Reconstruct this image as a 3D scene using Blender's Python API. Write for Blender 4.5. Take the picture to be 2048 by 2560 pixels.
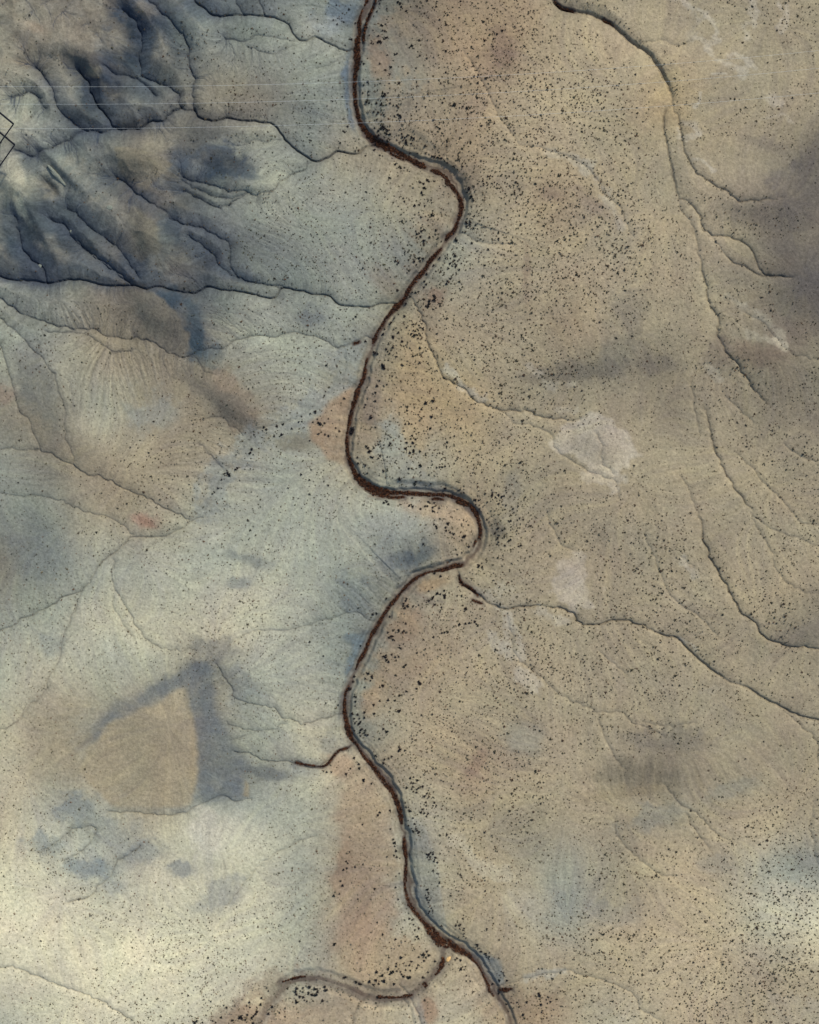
import bpy, math, random
import numpy as np
random.seed(7); rng = np.random.default_rng(7)
sc = bpy.context.scene
for o in list(bpy.data.objects): bpy.data.objects.remove(o)

# ------------------------------------------------------------------ camera, sky, sun, exposure
CAM_H = 900.0; S = 0.25                      # camera height (m), metres per photo pixel at river level
cam_d = bpy.data.cameras.new("camera"); cam = bpy.data.objects.new("camera", cam_d)
sc.collection.objects.link(cam); sc.camera = cam
cam.location = (0, 0, CAM_H); cam.rotation_euler = (0, 0, 0)
cam_d.sensor_fit = 'VERTICAL'; cam_d.sensor_height = 36; cam_d.lens = 36*CAM_H/(2560*S)
cam_d.clip_start = 1; cam_d.clip_end = 60000
SUN_EL, SUN_AZ = math.radians(48), math.radians(38)      # azimuth clockwise from +Y (top of the picture)
w = bpy.data.worlds.new("World"); sc.world = w; w.use_nodes = True
nt = w.node_tree; nt.nodes.clear()
sky = nt.nodes.new('ShaderNodeTexSky'); sky.sky_type = 'NISHITA'; sky.sun_disc = False
sky.sun_elevation = SUN_EL; sky.sun_rotation = SUN_AZ
bgn = nt.nodes.new('ShaderNodeBackground'); bgn.inputs[1].default_value = 0.12
outw = nt.nodes.new('ShaderNodeOutputWorld')
nt.links.new(sky.outputs[0], bgn.inputs[0]); nt.links.new(bgn.outputs[0], outw.inputs[0])
sl = bpy.data.lights.new("sun", 'SUN'); sl.energy = 2.6; sl.angle = math.radians(3.0); sl.color = (1, .95, .86)
so = bpy.data.objects.new("sun", sl); sc.collection.objects.link(so)
so.rotation_euler = (math.pi/2 - SUN_EL, 0, math.pi - SUN_AZ)
sc.view_settings.view_transform = 'Standard'; sc.view_settings.look = 'None'
sc.view_settings.exposure = 0.82; sc.view_settings.gamma = 1

# ------------------------------------------------------------------ helpers
def lin(c):
    c = np.asarray(c, float)/255
    return np.where(c <= .04045, c/12.92, ((c+.055)/1.055)**2.4)
KALB = np.array([0.685, 0.648, 0.592])
def tag(o, label=None, cat=None, group=None, kind=None):
    for k, v in (('label', label), ('category', cat), ('group', group), ('kind', kind)):
        if v: o[k] = v
    return o
M0 = 260; ST = 2                                     # margin (photo px) and grid step (photo px)
us = np.arange(-M0, 2048+M0+1, ST, dtype=np.float32); vs = np.arange(-M0, 2560+M0+1, ST, dtype=np.float32)
NX, NY = len(us), len(vs)
U, V = np.meshgrid(us, vs)
def lattice(u, v, cell, seed):
    r = np.random.default_rng(seed).random((257, 257)).astype(np.float32)*2-1
    x = u/cell+1000; y = v/cell+1000
    xi = np.floor(x).astype(int); yi = np.floor(y).astype(int)
    fx = x-xi; fy = y-yi; fx = fx*fx*(3-2*fx); fy = fy*fy*(3-2*fy)
    a = r[yi % 256, xi % 256]; b = r[yi % 256, (xi+1) % 256]; c = r[(yi+1) % 256, xi % 256]; d = r[(yi+1) % 256, (xi+1) % 256]
    return (a*(1-fx)+b*fx)*(1-fy)+(c*(1-fx)+d*fx)*fy
def fbm(u, v, cell, octv, seed, gain=.5):
    t = 0; a = 1; s = 0; ca, sa = math.cos(.6), math.sin(.6)
    for i in range(octv):
        t = t+a*lattice(u, v, cell, seed+i*17); s += a; a *= gain; cell /= 2.03
        u, v = u*ca-v*sa, u*sa+v*ca
    return t/s
def box(a, r):
    if r < 1: return a
    for ax in (0, 1):
        p = np.pad(a, [(r+1, r) if i == ax else (0, 0) for i in range(a.ndim)], mode='edge')
        c = np.cumsum(p, axis=ax, dtype=np.float64); n = 2*r+1
        a = ((c[n:] - c[:-n]) if ax == 0 else (c[:, n:] - c[:, :-n])).astype(np.float32)/n
    return a
def blur(a, r):
    for _ in range(2): a = box(a, max(0, int(round(r))))
    return a
def sm(x): x = np.clip(x, 0, 1); return x*x*(3-2*x)
def dense(pts, step=6, jit=0., seed=1):
    """Catmull-Rom through pts, resampled, with a natural wiggle"""
    p = np.array(pts, float)
    P = np.vstack([2*p[0]-p[1], p, 2*p[-1]-p[-2]]); out = []
    for i in range(1, len(P)-2):
        L = np.hypot(*(P[i+1]-P[i])[:2]); n = max(1, int(L/step))
        for k in range(n):
            t = k/n
            out.append(.5*((2*P[i])+(-P[i-1]+P[i+1])*t+(2*P[i-1]-5*P[i]+4*P[i+1]-P[i+2])*t*t+(-P[i-1]+3*P[i]-3*P[i+1]+P[i+2])*t**3))
    out.append(p[-1]); q = np.array(out)
    if jit:
        s = np.arange(len(q))*step
        q[:, 0] += jit*fbm(s, s*0+seed*77., 34, 3, 900+seed); q[:, 1] += jit*fbm(s, s*0+seed*91., 34, 3, 950+seed)
        q[:, 0] += .7*jit*lattice(s, s*0+seed*31., 10, 970+seed); q[:, 1] += .7*jit*lattice(s, s*0+seed*41., 11, 980+seed)
    return q
def win(q, R):
    x0, x1 = q[:, 0].min()-R, q[:, 0].max()+R; y0, y1 = q[:, 1].min()-R, q[:, 1].max()+R
    c = lambda a, m: int(min(max((a+M0)//ST, 0), m))
    return (slice(c(y0, NY), c(y1, NY)+1), slice(c(x0, NX), c(x1, NX)+1))
def field(q, R):
    """distance (photo px, clipped at R), side sign and along-line width value to a dense polyline, as a window"""
    x0, x1 = q[:, 0].min()-R, q[:, 0].max()+R; y0, y1 = q[:, 1].min()-R, q[:, 1].max()+R
    D = np.full((NY, NX), R, np.float32); Sg = np.ones((NY, NX), np.float32); T = np.zeros((NY, NX), np.float32)
    wv = q[:, 2] if q.shape[1] > 2 else np.arange(len(q))/max(1, len(q)-1)
    for i in range(len(q)-1):
        ax, ay = q[i, :2]; bx, by = q[i+1, :2]
        i0 = max(0, int((min(ax, bx)-R+M0)//ST)); i1 = min(NX, int((max(ax, bx)+R+M0)//ST)+2)
        j0 = max(0, int((min(ay, by)-R+M0)//ST)); j1 = min(NY, int((max(ay, by)+R+M0)//ST)+2)
        if i0 >= i1 or j0 >= j1: continue
        u = U[j0:j1, i0:i1]-ax; v = V[j0:j1, i0:i1]-ay; dx, dy = bx-ax, by-ay; L2 = dx*dx+dy*dy+1e-6
        t = np.clip((u*dx+v*dy)/L2, 0, 1); d = np.hypot(u-t*dx, v-t*dy)
        m = d < D[j0:j1, i0:i1]
        D[j0:j1, i0:i1] = np.where(m, d, D[j0:j1, i0:i1])
        Sg[j0:j1, i0:i1] = np.where(m, np.sign(dx*v-dy*u), Sg[j0:j1, i0:i1])
        T[j0:j1, i0:i1] = np.where(m, wv[i]*(1-t)+wv[i+1]*t, T[j0:j1, i0:i1])
    return D, Sg, T
def poly_mask(pts, soft, warp=6, seed=3):
    p = np.array(pts, float); R = soft*3+warp+6
    i0 = max(0, int((p[:, 0].min()-R+M0)//ST)); i1 = min(NX, int((p[:, 0].max()+R+M0)//ST)+2)
    j0 = max(0, int((p[:, 1].min()-R+M0)//ST)); j1 = min(NY, int((p[:, 1].max()+R+M0)//ST)+2)
    u = U[j0:j1, i0:i1]; v = V[j0:j1, i0:i1]
    uu = u+warp*fbm(u, v, 40, 4, seed); vv = v+warp*fbm(u, v, 40, 4, seed+5)
    ins = np.zeros(u.shape, bool); n = len(p)
    for i in range(n):
        ax, ay = p[i]; bx, by = p[(i+1) % n]
        if ay == by: continue
        ins ^= ((ay > vv) != (by > vv)) & (uu < (bx-ax)*(vv-ay)/(by-ay)+ax)
    return (slice(j0, j1), slice(i0, i1)), blur(ins.astype(np.float32), soft/ST)
K = 0.5936
ORG = {'A': (0, 0), 'B': (1024, 0), 'C': (0, 640), 'D': (1024, 640), 'E': (0, 1280), 'F': (1024, 1280), 'G': (0, 1920), 'H': (1024, 1920)}
def P(code, s):
    ox, oy = ORG[code]; n = [float(x) for x in s.replace(',', ' ').split()]
    return [(ox+K*n[i], oy+K*n[i+1]) for i in range(0, len(n), 2)]
def lines(block):
    for l in block.strip().splitlines():
        l = l.strip()
        if l: yield l

# ------------------------------------------------------------------ survey data (photo-pixel coordinates on the ground)
RIVER = [(x*1.1872, y*1.1872) for x, y in [(800,-230),(795,-100),(778,0),(760,40),(750,100),(746,160),(750,215),(762,265),(790,300),(840,325),(890,345),(930,357),(955,380),(970,410),(970,440),(957,480),(930,520),(890,570),(850,625),(810,680),(785,725),(768,780),(750,840),(737,900),(732,950),(742,990),(765,1020),(800,1036),(850,1040),(900,1041),(950,1048),(985,1065),(1005,1095),(1012,1130),(1000,1165),(970,1188),(930,1198),(885,1212),(850,1240),(820,1280),(795,1320),(770,1370),(745,1420),(728,1470),(725,1510),(740,1555),(775,1600),(810,1640),(835,1690),(847,1740),(853,1790),(858,1840),(868,1895),(895,1935),(930,1970),(975,1998),(1005,2025),(1030,2065),(1050,2100),(1075,2156),(1100,2260),(1130,2400)]]
OXBOW = [(1110,2369),(1098,2410),(1056,2457),(1021,2484),(985,2492),(920,2482),(860,2455),(800,2441),(745,2443),(712,2464),(680,2500),(655,2545),(640,2620),(620,2800)]
# code, half width px, depth m, darkness, points
GUL = """
B 9 2.6 .75 590 -60 600 0 630 35 680 55 760 68 820 95 870 135 930 190 985 225 1030 275 1060 330 1090 400 1095 450
B 6 1.9 .75 1095 450 1065 490 1060 540 1075 620 1095 720 1105 800 1120 850
B 4 1.7 .6 1120 850 1180 885 1215 940 1245 990 1310 1005 1400 1040 1440 1075 1480 1160 1600 1183
B 3 .7 .4 1120 850 1130 900 1165 940 1190 1000 1205 1078
B 3 .7 .4 1245 990 1285 1030 1310 1078
B 4 1.6 .5 1095 450 1115 500 1140 580 1150 650 1200 740 1270 800 1330 830 1400 865 1550 850
B 2.5 .6 .5 960 205 1010 188 1060 182 1090 200 1130 205 1180 185
D 4 1.7 .65 1205 -10 1230 90 1250 190 1290 280 1285 340 1320 410 1370 470 1440 560 1490 620
D 4 1.6 .6 1310 0 1400 55 1470 90 1600 105
D 4 .7 .2 1250 450 1190 500 1180 590 1200 680 1210 750
D 3 1.6 .55 1240 640 1250 690 1275 790 1300 860 1320 920 1370 985 1400 1030 1440 1077
D 3 .6 .3 1130 930 1170 980 1200 1077
D 3 .7 .4 1380 850 1430 880 1480 950 1540 1010 1600 1077 1640 1117 1725 1132
D 2.5 .5 .35 1570 800 1620 830 1700 860
D 2.5 .5 .35 1330 600 1400 670 1440 700
D 3 .5 .35 1400 250 1480 300 1560 390 1620 425 1725 440 1900 450
D 3 1.6 .6 -30 140 0 170 40 220 60 290 80 380 110 440 140 510 210 545 260 600 330 635 400 655 470 650 540 675 620 690 720 690
D 3 .8 .5 -40 470
D 2.5 .6 .4 400 655 440 705 520 720 590 750 600 800 660 850 720 890 780 920 860 960 880 1020
D 2.5 .6 .35 780 740 800 800 810 880 850 920
B 4 .6 .3 230 230 270 290 320 380 360 470 420 560 460 620
B 3 .6 .35 460 620 520 630 600 655 700 690 760 740 820 830 870 880 930 1000
B 2.5 .5 .45 190 970 250 1000 310 1030 420 1030
F 6 1.6 .7 200 240 220 300 280 345 330 385
F 6 1.6 .55 330 385 400 410 470 400 560 395
F 5 1.8 .7 560 395 640 405 690 430 715 460 760 475 870 455 960 470 1010 495
F 6 1.9 .8 1010 495 1060 515 1120 530 1150 565 1200 610 1260 660 1340 710
F 7 1.9 .65 1340 710 1420 740 1490 785 1550 815 1620 850 1725 875 1900 940 2100 1000
F 3 .7 .5 1560 830 1600 865 1660 910 1700 960 1715 1060
F 3 .7 .45 410 440 430 520 440 600 500 650 560 700 630 770 740 815 790 840 890 840 930 880 1010 905 1060 940
F 2.5 .5 .4 960 880 1050 890 1200 885
F 2.5 .5 .35 780 840 800 900 830 980 900 1077
F 3 .6 .5 570 0 600 70 640 140 680 160
F 2.5 .5 .25 980 100 1030 200 1080 330 1120 380 1200 430 1280 520
F 2.5 .4 .3 1140 190 1190 240
F 2.5 .6 .45 1420 0 1450 50 1480 110 1520 180 1530 230 1570 280 1630 325 1700 340
F 4 1.6 .65 1205 0 1225 70 1245 170 1290 240 1330 320 1360 380 1400 430 1450 460 1470 510 1530 550 1640 560 1760 590
F 2.5 .5 .35 1420 0 1500 60 1600 100 1725 150
F 2.5 .5 .3 800 590 850 630 900 680
H 2.5 .5 .4 860 200 870 280 920 340 1000 400 1050 440 1120 450
H 2.5 .6 .45 1060 50 1110 120 1200 180 1260 240 1330 300
H 2.5 .5 .3 1150 180 1200 260 1250 330
H 2.5 .6 .45 1700 130 1680 230 1690 280 1710 400
H 4 .7 .3 380 920 440 900 500 885 560 865 650 850 720 865 800 880 870 905 930 940 980 1010 1060 1060
H 6 1.2 .35 -40 900 0 960 30 1020 50 1077 70 1180
H 2.5 .4 .3 1310 760 1300 830 1260 880
A 6 1.6 .8 820 -40 820 0 860 40 910 70 1000 68 1080 75 1150 80 1210 110 1250 165 1290 180 1330 160 1380 185 1450 212 1490 205
A 4 1.2 .6 980 -60 990 0 1010 40 1030 70
A 4 1.2 .6 1070 -60 1090 0 1120 60 1150 80
A 4 1.2 .7 520 60 560 90 600 140 600 200 590 260 620 330 680 360 720 375 755 410 770 460 820 465
A 7 2.0 .9 820 465 840 500 900 520 955 505 1000 515 1080 520 1150 535 1190 580 1240 630 1290 665 1330 685 1390 665 1430 640 1500 650 1540 615 1580 600
A 4 1.3 .7 560 -60 620 0 700 80 750 130 790 190 800 280 830 340 820 400 820 465
A 3 .9 .7 440 290 520 330 600 350 660 410
A 5 1.8 .9 340 300 370 350 400 420 460 500 500 540 600 540 640 520 690 520 720 490 770 460
A 4 1.2 .6 160 300 200 340 240 400 260 470 310 530 370 560 440 570
A 4 1.2 .7 90 650 150 665 220 635 300 600 370 565 440 570 500 545
A 2.5 .7 .5 60 430 120 400 160 420 210 470
A 4 1.2 .7 1300 680 1280 720 1230 745 1180 780 1150 810 1070 835 1040 820 960 810 900 790 840 780 780 760
A 3 .9 .7 1040 820 980 840 900 830 830 800 770 770
A 3 .9 .6 1050 832 930 880 850 850 780 820
A 3 .7 .5 940 165 1040 185 1070 160 1130 165 1210 180 1280 185
A 3 .7 .5 1040 205 1150 235 1240 205 1290 185
A 2.5 .5 .4 1040 605 1100 600 1180 605
A 2.5 .6 .5 1330 300 1380 280 1430 240 1480 210
A 4 1.2 .7 500 760 530 780 600 840 660 875 760 940 830 960 900 990 960 1030 970 1110 1010 1178 1090 1198 1190 1213
C 6 1.8 1 -60 70 0 90 60 110 130 110 210 120 290 105 360 105 420 125 500 130 570 130 620 150 680 135 750 155 820 160 880 135 960 150 1040 160 1100 175 1160 178 1185 140 1240 145 1310 158 1380 165 1430 205 1500 215 1560 210 1610 195 1680 200
C 4 1.1 .8 800 -80 900 0 940 50 1010 100 1090 120 1190 135
C 4 1.2 .8 330 -60 400 0 460 50 540 120
C 4 1.4 .9 80 -160 100 -80 120 0 190 60 215 115
C 4 1.2 .8 180 -160 280 -120 320 -60 380 -10 440 30 480 60 560 125
C 3 1.0 .7 300 -190 400 -100 480 -50 540 20 590 110
C 4 1.1 .7 -40 150 0 170 80 230 140 265 220 290 300 310 380 310 430 325 500 345 580 355 650 370 720 410 780 432
C 4 1.0 .6 780 432 860 400 930 395 1000 360 1100 335 1160 340 1240 325 1310 340 1370 355 1420 385
C 5 1.3 .85 1420 385 1480 370 1530 345 1585 340
C 3 .7 .5 780 432 830 430 870 480 910 500
C 3 .7 .5 200 320 290 325 380 345 480 400 560 410
C 12 .8 .1 1450 400 1450 500 1400 560 1320 630 1260 680 1170 710 1080 740 1030 800 970 880 920 960 900 1010 860 1070
C 3 .7 .6 860 690 930 690 980 720 1030 760
C 3 .7 .5 850 790 900 850 940 890
E 5 1.3 .7 850 20 760 70 690 100 570 110 510 150 450 200 400 260 360 320 290 350 230 385 180 410 120 440 70 475 0 495 -100 520
C 3 .8 .5 -30 240 0 260 60 310 120 370 180 430 230 500 260 580 280 660 290 760 320 850 325 895
C 3 .9 .6 -20 300 0 350 30 430 60 540 90 640 130 700 160 760 180 815
C 5 1.3 .8 160 815 230 840 330 895 400 918 480 950 550 985 630 1020 700 1060 760 1090 800 1120
C 3 .8 .6 -40 830 0 820 60 815 160 815
C 3 .8 .6 -40 990 0 1000 100 1010 200 1015 260 1030 330 1060 380 1078 450 1098 520 1123 570 1178
E 3 .8 .5 490 190 480 290 520 370 560 450 610 520 660 555 740 575 830 575
E 3 .8 .55 350 350 310 430 280 510 260 600 210 700 190 770 130 820 90 880 0 920
E 3 .8 .45 1010 530 1080 500 1200 495 1270 485 1350 460 1430 435 1500 420 1570 460
E 4 1.1 .65 920 640 960 700 990 770 1060 800 1150 820 1190 860 1230 870 1280 890 1350 870 1450 848
E 3 .8 .6 960 880 1000 900 1080 915 1140 915 1210 885
E 2.5 .6 .5 970 950 1060 930
E 5 1.4 .7 1000 1000 1040 1010 1100 1040 1180 1050 1250 1050 1300 1077 1340 1075 1390 1040 1420 1005 1490 990
E 2.5 .4 .3 1425 -40 1425 100
E 2.5 .5 .3 490 200 485 340 490 400 560 520
G 4 .8 .4 460 180 540 180 680 185 780 180 850 150 930 115 1000 130 1060 125
G 3 .7 .6 320 250 400 235 415 260 370 330 280 380
G 3 .7 .5 180 350 250 300 320 250
G 3 .9 .75 600 320 570 345 520 370 480 430 430 490 370 530 290 560
G 3 .5 .2 1320 280 1180 340 1100 400 1040 470 950 570
G 4 .8 .4 0 830 90 835 160 860 220 890 330 930 430 970 490 1020 560 1040
G 2.5 .6 .5 1560 955 1510 990 1490 1030 1480 1090
G 2.5 .6 .5 1700 970 1730 1010 1740 1060
"""
# thicket strokes: origin u v scale, then (x y halfwidth)...
THK = """
850 0 3.45 | 240 -90 8 235 0 8 190 90 8 165 190 15 172 290 12 152 350 20 148 450 26 152 550 24 135 640 15 128 740 13 133 850 14 140 920 16 165 1030 17 200 1100 20 260 1180 23 340 1240 25
850 0 3.45 | 320 -60 8 300 30 8 265 110 9 235 180 10 210 280 9 205 360 9
850 200 4.3125 | 300 590 33 400 660 42 500 720 40 600 770 24 700 820 20 780 870 26 860 910 32 925 945 14
850 200 4.3125 | 985 970 14 1040 990 26 1100 1020 18 1150 1060 20 1165 1110 26 1210 1150 20 1255 1210 12 1290 1270 17 1308 1340 22 1305 1420 19 1280 1500 12 1250 1580 14 1215 1640 20 1160 1690 22
850 200 4.3125 | 540 790 8 620 830 10 690 855 8
900 560 4.3125 | 1045 20 13 1000 90 18 950 130 22 930 178 8
900 560 4.3125 | 880 260 10 830 320 16 760 390 19 700 490 19 640 560 21 580 630 21 530 700 21 490 790 18 440 850 24 395 890 28 340 950 15 280 1020 13 240 1090 9 190 1160 10 165 1220 20 145 1290 8
900 560 4.3125 | 80 1450 6 52 1560 9 40 1650 14 15 1700 14
800 900 4.3125 | 495 90 10 475 190 15 440 260 19 400 350 24 380 430 24 350 520 17 330 610 18 318 670 14 300 760 7 290 850 14 295 930 14 305 1020 15 330 1110 19 360 1190 25 410 1270 34 480 1340 44 560 1395 52 640 1425 50 700 1425 40 770 1428 20 860 1430 15 960 1435 19 1060 1445 19 1160 1450 18 1260 1450 16 1360 1460 16 1450 1480 16 1520 1510 18 1590 1550 18 1640 1590 22 1690 1660 22
800 900 4.3125 | 640 1462 16 740 1478 14 830 1485 14 910 1478 8
800 900 4.3125 | 1210 1503 10 1260 1500 14 1330 1505 12
800 900 4.3125 | 1470 1525 10 1540 1555 14 1590 1570 12
850 1150 4.3125 | 1440 530 20 1480 600 18 1505 680 16 1515 770 16 1500 850 12
850 1150 4.3125 | 1465 870 8 1440 930 6
850 1400 4.3125 | 1325 60 14 1250 60 28 1190 80 22 1130 100 20 1060 115 10 950 135 6 880 165 9 820 200 13 760 240 13 700 300 12 660 350 13 610 410 17 560 470 16 500 550 15 460 610 13 430 670 18 390 730 20 350 800 15 310 880 13 280 970 16 240 1040 17 205 1090 8 170 1180 4
850 1400 4.3125 | 100 1350 5 60 1440 9 55 1530 12 50 1640 14 55 1720 10
850 1400 4.3125 | 1285 170 8 1310 250 20 1370 280 15 1440 330 13 1490 390 8
850 1400 4.3125 | 1430 430 7 1490 455 9 1530 465 6
800 1750 4.3125 | 265 0 14 265 110 12 290 240 20 300 300 31 320 370 31 350 430 14 400 480 9 430 540 9 490 630 16 560 700 21 610 780 24 670 860 27 730 930 27 785 1000 22 830 1100 24 860 1190 24 875 1290 20 880 1340 6
800 1750 4.3125 | 905 1480 8 915 1600 17 930 1690 13
800 1750 4.3125 | 330 500 4 280 525 13 200 550 10 130 630 9 90 680 9 40 715 6 -20 712 6 -100 700 6 -180 690 9 -260 670 8
800 2100 4.3125 | 905 30 10 920 110 15 930 200 11 925 320 13 920 420 17 915 500 9 930 580 11 960 680 21 1010 760 21 1070 830 17 1130 900 20 1190 970 42 1260 1050 46 1310 1110 52 1380 1120 40 1450 1160 36 1530 1200 28 1610 1250 18 1650 1290 8
800 2100 4.3125 | 1330 1270 20 1320 1340 24 1290 1400 14 1240 1460 6
800 2100 4.3125 | 1120 1570 24 1150 1545 24
800 2100 4.3125 | 1000 1670 8 950 1680 16 870 1690 8 740 1695 11 620 1690 14
1100 2250 5.75 | 440 830 14 520 900 8 600 1030 6 685 1220 22 700 1290 22 735 1330 12 770 1380 8
1100 2250 5.75 | 860 1285 20 940 1292 26 1010 1280 13 1045 1275 5
400 2300 4.3125 | 1320 665 6 1400 640 9 1480 620 12 1570 603 12
1024 0 1.6846 | 605 5 4 640 38 6 690 52 6
1024 0 1.6846 | 815 90 5 840 105 7 850 115 5
500 850 4.3125 | 1660 40 10 1720 20 10
"""
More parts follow.
